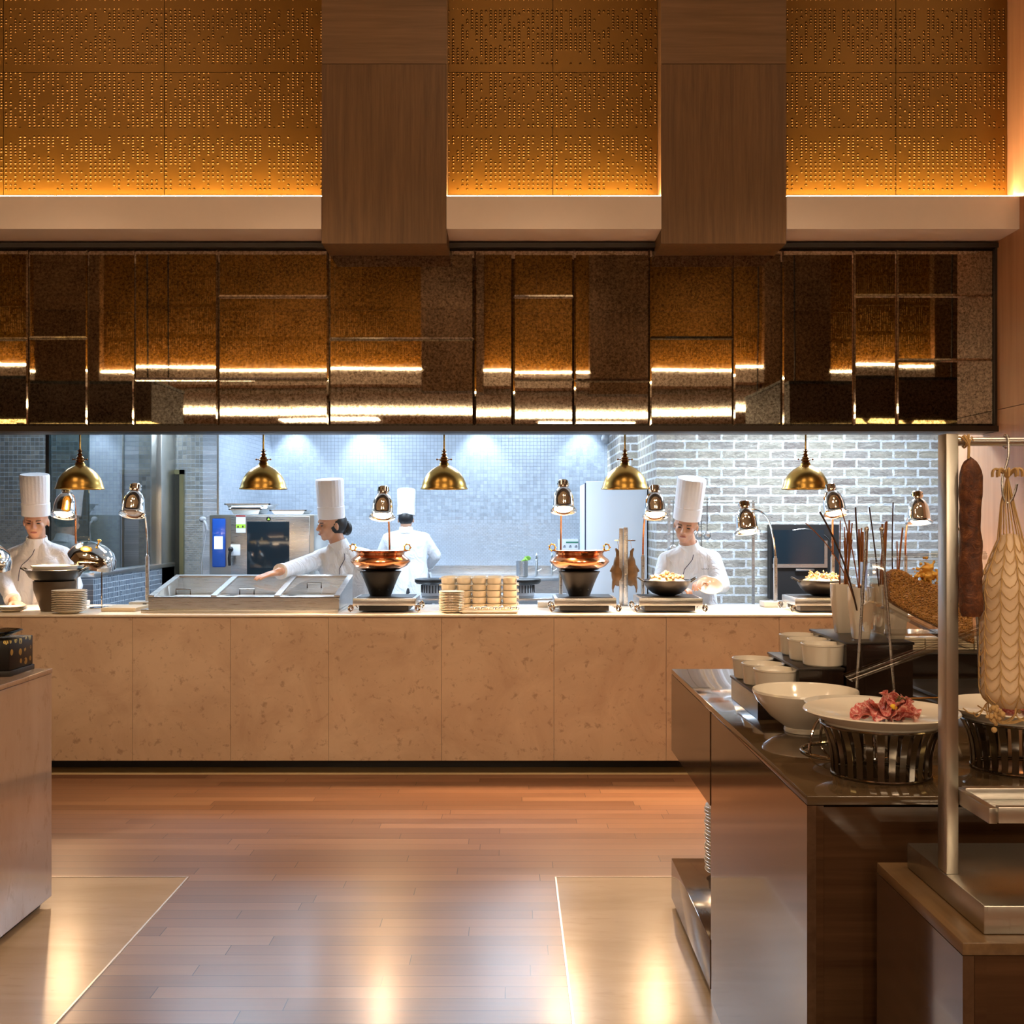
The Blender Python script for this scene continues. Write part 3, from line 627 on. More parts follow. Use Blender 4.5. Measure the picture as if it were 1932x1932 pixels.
# wire stand with dish
wc = (.862, 2.86); ws = MB()
ws.ring((wc[0], wc[1], RT+.005), .115, .004, 48); ws.ring((wc[0], wc[1], RT+.1), .075, .004, 40)
for k in range(4):
    a = R(200)+k*PI/2; p0 = Vector((wc[0]+.115*math.cos(a), wc[1]+.115*math.sin(a), RT+.005)); p1 = Vector((wc[0]+.075*math.cos(a), wc[1]+.075*math.sin(a), RT+.1))
    ws.tube(bez([p0, p0+Vector((0, 0, .04)), p1+Vector((.03*math.cos(a), .03*math.sin(a), -.02)), p1], 8), .004, 8)
tag(ws.build('wire_stand', M_['chrome']), 'round chrome wire stand beside the foremost slatted basket', 'stand')
pd = MB(); pd.lathe([(0, 0), (.06, 0), (.075, .004), (.125, .022), (.128, .025), (.124, .026), (.075, .009), (0, .006)], (wc[0]+.02, wc[1], RT+.1045), 48)
tag(pd.build('dish', M_['china']), 'shallow white dish on chrome wire stand, behind the salami plate', 'dish')
# slatted baskets + plates
def basket(loc, lab, glab):
    r = thing('slatted_pedestal', lab, 'pedestal', loc, 'slatted metal pedestals')
    lx, ly, lz = loc; n = 30
    MB().ring((lx, ly, lz+.004), .112, .0035, 48).ring((lx, ly, lz+.119), .137, .0035, 48).build('hoop', M_['dchrome'], r)
    for k in range(n):
        a = 2*PI*k/n; vs = []; hw_ = .0068
        er = Vector((math.cos(a), math.sin(a), 0)); et = Vector((-math.sin(a), math.cos(a), 0))
        N = 8
        for i in range(N+1):
            t = i/N; rr = .112+.003*t+.024*t**3
            for q, s in ((-1, -1), (1, -1), (1, 1), (-1, 1)):
                vs.append(Vector((lx, ly, lz+.002+.118*t))+er*(rr+.001*s)+et*hw_*(1+.25*t)*q)
        fs = [(i*4+j, i*4+(j+1) % 4, (i+1)*4+(j+1) % 4, (i+1)*4+j) for i in range(N) for j in range(4)]+[(0, 1, 2, 3), (N*4, N*4+3, N*4+2, N*4+1)]
        MB().add(vs, fs).build('slat', M_['dchrome'], r)
    p = MB(); p.lathe([(0, 0), (.118, 0), (.130, -.004), (.133, .002), (.172, .022), (.178, .026), (.176, .029), (.125, .012), (0, .008)], (lx, ly, lz+.1235), 64)
    tag(p.build('plate', M_['china']), glab, 'plate')
pl1 = (.868, 2.62, RT+.001); pl2 = (1.225, 2.68, RT+.001)
basket(pl1, 'flared basket of dark metal slats under the plate of salami', 'wide white plate holding the salami rosette')
basket(pl2, 'flared dark metal slat basket right of steel post', 'wide white plate behind the netted ham, right of steel post')
# salami slices: ruffled discs around a rosette
pz = pl1[2]+.134
def slice_mesh(seed, r=.034):
    rr = random.Random(seed); ph = rr.random()*6; n = 36; m = 6; vs = []; T = .0012
    for side in (1, -1):
        for i in range(m+1):
            q = i/m
            for j in range(n):
                a = 2*PI*j/n; x = r*q*math.cos(a); y = r*q*math.sin(a)
                z = .009*q*q*math.sin(2*a+ph)+.006*q**3*math.sin(5*a+ph*2)
                vs.append((x, y, z+T*side*.5))
    b_ = (m+1)*n; fs = []
    for i in range(m):
        for j in range(n):
            fs.append((i*n+j, i*n+(j+1) % n, (i+1)*n+(j+1) % n, (i+1)*n+j)); fs.append((b_+i*n+j, b_+(i+1)*n+j, b_+(i+1)*n+(j+1) % n, b_+i*n+(j+1) % n))
    for j in range(n): fs.append((m*n+j, m*n+(j+1) % n, b_+m*n+(j+1) % n, b_+m*n+j))
    return MB().add(vs, fs)
sx0, sy0_ = pl1[0]-.0, pl1[1]-.02
specs = []
for k in range(4): specs.append((sx0-.052+.016*k, sy0_-.01+.012*(k % 2), pz+.013+.003*k, R(10), R(-22), k))
for k in range(7):
    a = k*.9; specs.append((sx0+.022+.024*math.cos(a), sy0_+.02*math.sin(a), pz+.022+.002*(k % 3), R(58)*math.sin(a), R(58)*-math.cos(a)*-1, k+9))
for k in range(4):
    a = k*1.57+.4; specs.append((sx0+.02+.009*math.cos(a), sy0_+.009*math.sin(a), pz+.036, R(70)*math.sin(a), R(70)*math.cos(a), k+20))
specs.append((sx0+.055, sy0_+.01, pz+.02, R(10), R(24), 31)); specs.append((sx0+.04, sy0_-.02, pz+.016, R(-16), R(12), 32))
for (x, y, z, a, b2, sd) in specs:
    o = slice_mesh(sd, .03 if 9 <= sd < 30 else .034).build('salami_slice', M_['slice']); o.location = (x, y, z); o.rotation_euler = (a, b2, sd)
    tag(o, 'thin marbled pink salami slice folded into the rosette on the white plate', 'salami slice', 'salami slices on the front plate')
o = MB().ell((sx0+.012, sy0_-.035, pz+.033), (.009, .006, .006), Matrix.Rotation(.5, 3, 'Y')).build('yellow_pepper', M_['yellow']); tag(o, 'small yellow pickled pepper on the salami rosette', 'pepper')
b = MB()
for q in range(3):
    p0 = Vector((sx0+.018, sy0_-.02, pz+.035)); p1 = p0+Vector((.012+.008*q, -.004, .022-.003*q)); b.tube([p0, p1], .0008, 5)
    for i in range(14):
        p = p0.lerp(p1, i/14); a = i*2.4; b.tube([p, p+Vector((.006*math.cos(a), .006*math.sin(a), .003))], .0005, 4)
tag(b.build('rosemary_sprig', M_['herb']), 'green rosemary sprig garnishing the salami rosette', 'herb')
# second plate: a few pale ham slices
for k in range(5):
    o = slice_mesh(50+k, .036).build('ham_slice', M_['slice']); o.location = (pl2[0]-.04+.03*k, pl2[1]-.02+.02*(k % 2), pz+.014+.002*k); o.rotation_euler = (R(14*k-20), R(10), k)
    tag(o, 'pale pink meat slice on the plate behind the netted ham', 'ham slice', 'meat slices on the right plate')
# white vases of sticks
def vase(loc, lab, w=.036, h=.158):
    v = MB(); prof = []
    vs = []; n = 4; lev = [(w*.62, 0), (w*.66, .004), (w*.8, h*.3), (w*.97, h*.7), (w, h), (w-.004, h), (w*.9, h*.65), (w*.6, .01)]
    for r, z in lev:
        for j in range(32):
            a = 2*PI*j/32; cx_, sy_ = math.cos(a), math.sin(a); k = (abs(cx_)**5+abs(sy_)**5)**(-1/5)
            vs.append((loc[0]+r*k*cx_, loc[1]+r*k*sy_, loc[2]+z))
    N = len(lev); fs = [(i*32+j, i*32+(j+1) % 32, (i+1)*32+(j+1) % 32, (i+1)*32+j) for i in range(N-1) for j in range(32)]+[tuple(reversed(range(32))), tuple((N-1)*32+j for j in range(32))]
    return tag(v.add(vs, fs).build('vase', M_['china']), lab, 'vase', 'tall square white vases on the tallest riser')
VB = [((1590, 3.62), 'leftmost tall square white vase full of upright brown sticks'), ((1624, 3.43), 'front tall white vase beside the acrylic stand, holding sticks'),
      ((1665, 3.60), 'third tall white vase from left, behind acrylic stand'), ((1690, 3.43), 'rightmost tall white vase, behind the leaning steel rods')]
vp = []
for (px, d), lab in VB:
    p = (X(px, d), d, 1.183); vase(p, lab); vp.append(p)
random.seed(11)
def stick(p, top, bend, r, mat, lab, grp):
    p = Vector(p); top = Vector(top); mid = p.lerp(top, .55)+Vector(bend)
    o = MB().tube(bez([p, p.lerp(mid, .6), mid, top], 10), [r*(.9+.2*random.random()) for _ in range(11)], 7).build('bark_stick', mat)
    return tag(o, lab, 'stick', grp)
for vi, cnt in ((0, 10), (1, 7), (2, 4), (3, 2)):
    for k in range(cnt):
        p = vp[vi]; bx = random.uniform(-.014, .014); by = random.uniform(-.014, .014)
        base = (p[0]+bx*.8, p[1]+by*.8, p[2]+.02); tp = (p[0]+bx*1.5+random.uniform(0, .02), p[1]+by*1.5, p[2]+random.uniform(.27, .345))
        stick(base, (tp[0], tp[1], tp[2]+.02), (random.uniform(-.012, .014), 0, 0), random.uniform(.002, .0036), M_['stick'], ('reddish brown dried bark stick standing in the leftmost white vase', 'brown dried bark stick standing in the front white vase', 'brown dried stick in the third white vase', 'brown dried stick in the rightmost white vase')[vi], 'brown sticks in vase %s' % ('one', 'two', 'three', 'four')[vi])
p = vp[1]
def toward(px, py, d): return at(px, py, d)
stick((p[0], p[1]-.01, p[2]+.02), toward(1547, 966, 3.3), (.02, 0, .03), .0028, M_['stickd'], 'dark thick stick leaning furthest left with a blunt end', None)
stick((p[0]+.005, p[1], p[2]+.03), toward(1520, 987, 3.3), (.03, 0, .055), .0016, M_['stick'], 'thin pale stick arching far left over the wok', None)
stick((p[0]+.01, p[1], p[2]+.02), toward(1614, 957, 3.4), (-.004, 0, .02), .0026, M_['stickd'], 'black straight stick leaning up left from the front vase', None)
stick((p[0]+.012, p[1]+.01, p[2]+.02), toward(1583, 950, 3.4), (.012, 0, .05), .0018, M_['stick'], 'thin curved tan stick arching over the front vase', None)
stick((vp[2][0], vp[2][1], vp[2][2]+.02), toward(1640, 957, 3.5), (.004, 0, .01), .0024, M_['stickd'], 'black stick leaning left from the third vase', None)
stick((vp[3][0], vp[3][1], vp[3][2]+.02), toward(1685, 948, 3.45), (-.01, 0, .0), .002, M_['stickd'], 'single thin black stick standing upright right of the steel rods', None)
# acrylic honeycomb stand
YA = 3.2
hs = thing('honeycomb_stand', 'clear acrylic honeycomb tray carried between leaning steel rods', 'stand', (1.25, YA, RT))
for (a, c, ya) in (((1635, 1001), (1612, 1372), YA), ((1663, 1001), (1692, 1372), YA), ((1812, 1001), (1795, 1372), YA+.1), ((1838, 1101), (1852, 1330), YA+.25)):
    p, q = at(*a, ya), at(*c, ya); q.z = RT+.004
    if a[0] == 1838: p.z = 1.42
    b = MB(); b.tube([q, p], .0042, 12); b.build('rod', M_['steel'], hs)
    MB().ell(p+Vector((0, 0, .004)), .0068).build('finial', M_['chrome'], hs)
b = MB(); b.tube([at(1632, 1053, YA), at(1860, 1048, YA)], .0115, 16); b.build('cross_tube', M_['acrylic'], hs)
b = MB(); q = at(1690, 1300, YA); b.tube([at(1604, 1316, YA), at(1640, 1320, YA), at(1820, 1315, YA)], .003, 8); b.build('cross_rod', M_['chrome'], hs)
b = MB(); x0, x1 = X(1643, YA), X(1666, YA); b.box(x0, x1, YA-.012, YA+.1, Z(1196, YA), Z(1062, YA), .002); b.build('end_box', M_['acrylic'], hs)
b = MB()
A0, A1, Bt = at(1664, 1138, YA), at(1830, 1222, YA), None
b.add([A0, A1, A1+Vector((0, .12, 0)), A0+Vector((0, .12, 0)), A0+Vector((0, 0, -.006)), A1+Vector((0, 0, -.006)), A1+Vector((0, .12, -.006)), A0+Vector((0, .12, -.006))],
      [(0, 1, 2, 3), (7, 6, 5, 4), (0, 4, 5, 1), (1, 5, 6, 2), (2, 6, 7, 3), (3, 7, 4, 0)])
zb_ = Z(1196, YA); b.box(x1, X(1830, YA), YA-.01, YA+.12, zb_-.004, zb_+.002)
b.build('sloping_tray', M_['acrylic'], hs, smooth=False)
# trough (half tube)
p0, p1 = at(1596, 1276, YA-.06), at(1880, 1172, YA-.06); d = (p1-p0).normalized(); u = Vector((0, 1, 0)); wv = d.cross(u).normalized()
vs = []; fs = []; N = 14
for i, p in enumerate((p0, p1)):
    for rr in (.021, .0185):
        for j in range(N+1):
            a = PI*1.15*j/N-PI*.075+PI; vs.append(p+u*rr*math.cos(a)+(-wv if wv.z < 0 else wv)*rr*math.sin(a)+(d*(-.012)*math.sin(a) if i == 0 else Vector()))
def ix(i, s, j): return (i*2+s)*(N+1)+j
for j in range(N):
    fs += [(ix(0, 0, j), ix(0, 0, j+1), ix(1, 0, j+1), ix(1, 0, j)), (ix(0, 1, j+1), ix(0, 1, j), ix(1, 1, j), ix(1, 1, j+1)), (ix(0, 0, j), ix(0, 1, j), ix(0, 1, j+1), ix(0, 0, j+1)), (ix(1, 0, j+1), ix(1, 1, j+1), ix(1, 1, j), ix(1, 0, j))]
fs += [(ix(0, 0, 0), ix(1, 0, 0), ix(1, 1, 0), ix(0, 1, 0)), (ix(0, 0, N), ix(0, 1, N), ix(1, 1, N), ix(1, 0, N))]
MB().add(vs, fs).build('honey_trough', M_['acrylic'], hs)
# honeycomb slab
hpix = [(1672, 1102), (1676, 1080), (1690, 1073), (1706, 1078), (1722, 1092), (1745, 1098), (1768, 1104), (1800, 1110), (1826, 1125), (1834, 1215), (1770, 1184), (1720, 1160), (1690, 1143), (1674, 1132)]
poly = [(X(a, YA+.05), Z(c_, YA+.05)) for a, c_ in hpix]
Mx = Matrix(((1, 0, 0, 0), (0, 0, 1, 0), (0, 1, 0, 0), (0, 0, 0, 1)))
b = MB(); b.prism(poly, YA+.025, YA+.08, Mx); o = voxel(b, 'honeycomb', M_['honey'], None, .004, 6)
o.name = 'honeycomb'; tag(o, 'large slab of brown honeycomb leaning in the clear acrylic tray', 'honeycomb')
b = MB(); random.seed(5)
for k in range(150): b.ell((X(1764, YA)+random.gauss(0, .02), YA+.06+random.gauss(0, .012), Z(1087, YA)+random.gauss(0, .018)), random.uniform(.003, .0065), n=8, m=6)
tag(voxel(b, 'wax_piece', M_['wax'], None, .003, 2), 'crumbly golden wax comb piece on top of the honeycomb slab', 'honeycomb')
# small white dishes stacked behind
for s in range(4):
    for k in range(5):
        o = MB().box(-.045, .045, -.04, .04, 0, .0085, .003).build('small_dish', M_['cream']) if (s, k) == (0, 0) else proto.copy()
        if (s, k) == (0, 0): proto = o
        else: C.objects.link(o)
        o.location = (1.535+s*.094, 4.3, 1.0505+k*.0092)
        tag(o, 'small square cream dish on the back riser, %s of stack %s from left' % (ordn(4-k), ('first', 'second', 'third', 'fourth')[s]), 'dish', 'small dishes on back riser')
# plate stack under the shelf
def plate_mesh(r, foot=.55, t=.012):
    return MB().lathe([(0, .0), (r*foot, 0), (r*(foot+.05), .003), (r*.97, t*1.1), (r, t*1.2), (r*.985, t*1.35), (r*.62, .006), (0, .005)], n=40)
o = plate_mesh(.12).build('plate', M_['cream']); shelfp = o
for k in range(20):
    q = o if k == 0 else o.copy()
    if k: C.objects.link(q)
    q.location = (.862+.003*math.sin(k*1.7), 4.28, .191+k*.0128); tag(q, '%s plate of the tall white stack on the low plate shelf' % ordn(19-k), 'plate', 'plates on the low shelf')
# ---------------------------------------------------------------- pendant lamps
def pendant():
    t = thing('pendant_lamp', '', 'lamp', (0, 0, 0), 'brass pendant lamps')
    MB().lathe([(.03, .162), (.034, .15), (.05, .142), (.08, .124), (.108, .098), (.128, .068), (.141, .035), (.147, .01), (.154, .0), (.154, -.004), (.146, -.002), (.137, .034), (.124, .066), (.104, .095), (.076, .12), (.045, .138), (.0, .15)], n=48).build('lamp_shade', M_['brass'], t)
    MB().lathe([(.0, .26), (.008, .258), (.009, .25), (.022, .246), (.009, .238), (.012, .228), (.022, .222), (.012, .214), (.02, .206), (.026, .2), (.02, .192), (.03, .186), (.032, .182), (.022, .176), (.026, .17), (.031, .162), (.031, .15), (0, .15)], n=28).tube([(-.045, 0, .19), (.045, 0, .19)], .003, 8).ell((.046, 0, .19), .006).ell((-.046, 0, .19), .006).build('socket', plain('aged_brass', (.33, .16, .04), .25, 1), t)
    MB().tube([(0, 0, .25), (0, 0, 1.051)], .006, 10).build('rod', M_['brass'], t)
    MB().ell((0, 0, .05), (.035, .035, .045)).build('bulb', emis('frosted_bulb', (1, .8, .55), 14.0), t)
    return t
pn = pendant()
for i, (px, lab) in enumerate(((151, 'brass dome pendant lamp furthest left, above the kitchen counter'), (497, 'brass dome pendant lamp hanging above the glass-lidded case'), (838, 'middle brass dome pendant lamp, above the stacked soup cups'),
                 (1179, 'brass dome pendant lamp hanging in front of the white fridge'), (1520, 'brass dome pendant lamp in front of the brick wall, over black oven'))):
    l = at(px, 922, 7.22)
    o = pn if i == 0 else dup(pn, l); o.location = l; o['label'] = lab
# ---------------------------------------------------------------- heat lamps
def heat_lamp(hpx, hpy, ppx, lit, lab, tilt=20, roll=0, dh=7.0, dp=7.42, bx=0, ptop=1050):
    c = at(hpx, hpy, dh); pole = at(ppx, ptop, dp); t = thing('heat_lamp', lab, 'lamp', (pole.x, dp, CT))
    Rm = Matrix.Rotation(R(roll), 3, 'Y') @ Matrix.Rotation(R(-tilt), 3, 'X')
    sh = [(.0, .136), (.030, .136), (.036, .130), (.036, .098), (.027, .092), (.03, .086), (.046, .072), (.061, .04), (.067, .0), (.069, -.04), (.074, -.054), (.083, -.064), (.083, -.068), (.074, -.064), (.062, -.045), (.058, .0), (.034, .06), (0, .066)]
    MB().lathe(sh, c, 36, Rm).build('lamp_shade', M_['chrome'], t)
    v = MB()
    for k in range(8):
        a = k*PI/4; v.ell(c+Rm @ Vector((.0345*math.cos(a), .0345*math.sin(a), .115)), (.0045, .0045, .005), n=8, m=6)
    v.build('vent_hole', M_['black'], t)['kind'] = 'stuff'
    MB().lathe([(0, .02), (.03, .015), (.05, -.02), (.056, -.045), (.045, -.062), (.02, -.07), (0, -.072)], c, 24, Rm).build('bulb', M_['bulb' if lit else 'bulboff'], t)
    s = c+Rm @ Vector((0, .035, .085)); sx_ = pole.x-c.x
    up = Vector((pole.x, dp, pole.z))
    pts = bez([s, s+Vector((sx_*.55, .10, .035)), Vector((pole.x-sx_*.05, dp, c.z+.02-.0*abs(sx_))), up], 16)
    MB().tube(pts, .0065, 10).build('gooseneck', M_['copper'] if lit and abs(sx_) < .2 else M_['chrome'], t)
    MB().tube([(pole.x, dp, CT+.02), pole+Vector((0, 0, .0))], .0135, 14).tube([pole, pole+Vector((0, 0, .012))], .009, 12).build('pole', M_['steel'], t)
    MB().box(pole.x-.075+bx, pole.x+.075+bx, dp-.09, dp+.06, CT+.001, CT+.036, .005).build('base', plain('satin_white_base', (.6, .58, .54), .35), t)
    MB().box(pole.x+.02+bx, pole.x+.045+bx, dp-.096, dp-.0885, CT+.012, CT+.026, .001).build('switch', M_['black'], t)
    if lit:
        l = bpy.data.lights.new('heat_lamp_light', 'SPOT'); l.energy = 75; l.color = (1, .62, .34); l.spot_size = R(125); l.spot_blend = .9; l.shadow_soft_size = .03
        lo = bpy.data.objects.new('heat_lamp_light', l); C.objects.link(lo); lo.parent = t
        lo.location = c+Rm @ Vector((0, 0, -.078))-Vector(t.location); lo.rotation_euler = (Rm @ Vector((0, 0, -1))).to_track_quat('-Z', 'Y').to_euler()
    return t
heat_lamp(122, 955, 143, True, 'lit chrome heat lamp right of the left chef, under the first brass pendant', dh=7.34, dp=7.46)
heat_lamp(252, 952, 278, False, 'unlit chrome heat lamp left of the glass-lidded case', bx=-.02)
heat_lamp(722, 957, 735, True, 'lit chrome heat lamp above the left copper pot')
heat_lamp(1063, 945, 1058, True, 'lit chrome heat lamp above the right copper pot', bx=-.08)
heat_lamp(1236, 955, 1213, True, 'lit chrome heat lamp just left of the right chef', bx=.04)
heat_lamp(1408, 985, 1463, True, 'lit chrome heat lamp on a wide curved arm in front of the black oven', tilt=14, roll=-4, bx=-.02, ptop=1053)
heat_lamp(1573, 952, 1571, True, 'lit chrome heat lamp behind the bundle of bark sticks', roll=-6)
heat_lamp(1733, 967, 1708, True, 'lit chrome heat lamp beside the steel post, furthest right', tilt=12)
# ---------------------------------------------------------------- kettle stove, far left
def P(px, py, d): return at(px, py, d)
t = thing('hot_pot_stand', 'tapered dark brown stand with handled pan holding a white dish, far left', 'hot pot', (X(103, 7.06), 7.06, CT))
q = Vector(t.location); k = 6.98/F
MB().lathe([(0, .002), (.083, .002), (.085, .01), (.125, .135), (.128, .19), (.12, .19), (.08, .012), (0, .01)], q, 36).build('stand', plain('brown_iron', (.11, .075, .045), .4, .3), t)
MB().lathe([(0, .17), (.09, .175), (.15, .215), (.178, .262), (.175, .263), (.15, .225), (.09, .186), (0, .18)], q, 40).build('pan', M_['iron'], t)
for s in (-1, 1):
    MB().tube([q+Vector((s*.165, -.03, .25)), q+Vector((s*.205, -.025, .272)), q+Vector((s*.205, .025, .272)), q+Vector((s*.165, .03, .25))], .005, 8).build('handle', M_['iron'], t)
b = MB(); b.lathe([(0, .215), (.11, .23), (.135, .262), (.142, .287), (.138, .289), (.12, .275), (0, .262)], q, 44); tag(b.build('dish', M_['china']), 'white oval dish seated in the handled pan, far left', 'dish')
# plates left
for k in range(12):
    o = (plate_mesh(.105, .5, .018).build('plate', M_['cream']) if k == 0 else o.copy())
    if k: C.objects.link(o)
    o.location = (X(131, 6.875), 6.875, CT+.001+k*.0108); tag(o, 'cream plate, %s in the stack before the hot pot stand' % ordn(11-k), 'plate', 'plates by the hot pot stand')
for k in range(3):
    o = plate_mesh(.09).build('saucer', M_['cream']) if k == 0 else o.copy()
    if k: C.objects.link(o)
    o.location = (X(22, 7.0), 7.0, CT+.001+k*.009); tag(o, 'small cream saucer far left, %s of the low pile' % ordn(2-k), 'saucer', 'saucers far left')
# tilted dome lids on stands
def dome(px, py, d, rodpx, lab, r=.155, tilt=(R(-14), R(26))):
    c = at(px, py, d); t = thing('cloche_holder', lab, 'lid', (X(rodpx, d), d, CT))
    Rm = Matrix.Rotation(tilt[1], 3, 'Y') @ Matrix.Rotation(-tilt[0], 3, 'X')
    MB().lathe([(r, -.03), (r*1.02, -.034), (r*.99, -.02), (r*.93, .012), (r*.75, .045), (r*.45, .068), (.01, .078), (.01, .072), (r*.44, .062), (r*.72, .04), (r*.9, .008), (r*.97, -.028)], c, 44, Rm).build('dome', M_['chrome'], t)
    k_ = c+Rm @ Vector((0, 0, .078)); MB().tube([k_, k_+Rm @ Vector((0, 0, .03))], .005, 8).ell(k_+Rm @ Vector((0, 0, .035)), (.014, .014, .009), Rm).build('knob', M_['brass'], t)
    b0 = Vector((X(rodpx, d), d, CT)); 
    MB().tube([b0+Vector((0, 0, .003)), Vector((b0.x, d, c.z-.04))], .004, 8).ring(c+Rm @ Vector((0, 0, -.036)), r*.8, .004, 30, 6, Rm).build('rod', M_['chrome'], t)
    MB().lathe([(0, .001), (.08, .001), (.082, .005), (0, .008)], b0, 30).build('foot', M_['chrome'], t)
dome(177, 1048, 7.3, 192, 'tilted shiny silver dome lid on a thin stand right of the left chef')
dome(-22, 1048, 7.12, -30, 'shiny dome lid cut off by the left edge of the picture')
o = MB().box(X(212, 7.2), X(275, 7.2), 7.0, 7.28, CT+.001, CT+.024, .004).build('cutting_board', M_['board']); tag(o, 'pale cutting board left of the glass-lidded case', 'board')
# ---------------------------------------------------------------- glass lidded case
cs = thing('display_case', 'stainless countertop case with three sloping framed glass lids', 'display case', (-1.67, 7.2, CT))
xa, xb, ya, yb = -2.264, -1.076, 6.93, 7.51; zf, zb2 = 1.065, 1.166
b = MB(); b.box(xa-.035, xb, 6.89, 7.52, CT+.001, CT+.022, .003); b.build('base_flange', M_['steel'], cs)
wl = MB(); T = .012
wl.box(xa, xb, ya, ya+T, CT+.022, zf); wl.box(xa, xb, yb-T, yb, CT+.022, zb2)
for x in (xa, xb-T): wl.add([(x, ya+T, CT+.022), (x+T, ya+T, CT+.022), (x+T, yb-T, CT+.022), (x, yb-T, CT+.022), (x, ya+T, zf), (x+T, ya+T, zf), (x+T, yb-T, zb2), (x, yb-T, zb2)],
      [(0, 3, 2, 1), (4, 5, 6, 7), (0, 1, 5, 4), (1, 2, 6, 5), (2, 3, 7, 6), (3, 0, 4, 7)])
wl.build('shell', M_['steel'], cs, smooth=False)
def slope(y): return zf+(zb2-zf)*(y-ya)/(yb-ya)
xsd = [xa, -1.86, -1.465, xb]
fr = MB()
def bar(x0, x1, y0, y1, e=.014): fr.add([(x0, y0, slope(y0)-.004), (x1, y0, slope(y0)-.004), (x1, y1, slope(y1)-.004), (x0, y1, slope(y1)-.004), (x0, y0, slope(y0)+e), (x1, y0, slope(y0)+e), (x1, y1, slope(y1)+e), (x0, y1, slope(y1)+e)],
      [(0, 3, 2, 1), (4, 5, 6, 7), (0, 1, 5, 4), (1, 2, 6, 5), (2, 3, 7, 6), (3, 0, 4, 7)])
bar(xa, xb, ya, ya+.02, .003); bar(xa, xb, yb-.035, yb, .012)
for x in (xa+.015, -1.86, -1.465, xb-.015): bar(x-.018, x+.018, ya+.01, yb-.01, .010)
fr.build('frame', M_['steel'], cs, smooth=False)
for i, (x0, x1) in enumerate(zip(xsd, xsd[1:])):
    ld = MB(); y0, y1 = ya+.022, yb-.04
    ld.add([(x0+.02, y0, slope(y0)), (x1-.02, y0, slope(y0)), (x1-.02, y1, slope(y1)), (x0+.02, y1, slope(y1)), (x0+.02, y0, slope(y0)+.005), (x1-.02, y0, slope(y0)+.005), (x1-.02, y1, slope(y1)+.005), (x0+.02, y1, slope(y1)+.005)],
      [(0, 3, 2, 1), (4, 5, 6, 7), (0, 1, 5, 4), (1, 2, 6, 5), (2, 3, 7, 6), (3, 0, 4, 7)])
    g = ld.build('glass_lid', M_['lidglass'], cs, smooth=False)
    xm = (x0+x1)/2+.0; yh = ya+(.05 if i < 2 else .22); zz = slope(yh)+.005
    MB().tube([(xm-.045, yh, zz), (xm-.045, yh, zz+.034), (xm+.045, yh, zz+.034), (xm+.045, yh, zz)], .004, 8).build('handle', M_['dchrome'], g)
    MB().box(x0+.03, x1-.03, ya+.03, yb-.05, CT+.024, CT+.078, .004).build('food_tray', M_['kwhite'], cs)
# ---------------------------------------------------------------- hot plates with ornate feet
def hotplate(px0, px1, lab, d=6.9, dep=.34, bar_=True):
    x0, x1 = X(px0, d), X(px1, d); t = thing('hot_plate', lab, 'hot plate', ((x0+x1)/2, d+dep/2, CT))
    MB().box(x0, x1, d, d+dep, 1.015, 1.062, .003).build('frame', M_['steel'], t)
    MB().box(x0+.02, x1-.02, d+.02, d+dep-.02, 1.0622, 1.066).build('ceramic_plate', M_['black'], t, smooth=False)
    MB().box(x0+.035, x1-.045, d+.012, d+dep-.012, CT+.012, 1.0148, .003).build('underside_box', M_['black'], t)
    for sx_, s in ((x0, -1), (x1, 1)):
        for y in (d+.012, d+dep-.012):
            f = MB(); pts = []
            for i in range(26):
                a = i/25*PI*3.2; rr = .021*(1-i/34); pts.append((sx_+s*.012+rr*math.cos(a)*s*.8, y-.01, CT+.028+rr*math.sin(a)*1.1))
            f.tube(pts, .0042, 7)
            f.tube(bez([(sx_-s*.012, y, 1.016), (sx_+s*.03, y-.01, 1.02), (sx_+s*.035, y-.012, 1.0), (sx_+s*.018, y-.012, CT+.005)], 8), .006, 8)
            f.build('scroll_foot', M_['chrome'], t)
    return t
hotplate(666, 784, 'silver hot plate with scroll feet under the left copper pot')
hotplate(1046, 1163, 'silver hot plate with scroll feet under the right copper pot')
hotplate(1206, 1326, 'silver hot plate with scroll feet under the front black wok')
hotplate(1500, 1625, 'silver hot plate behind the white vases, under the noodle wok')
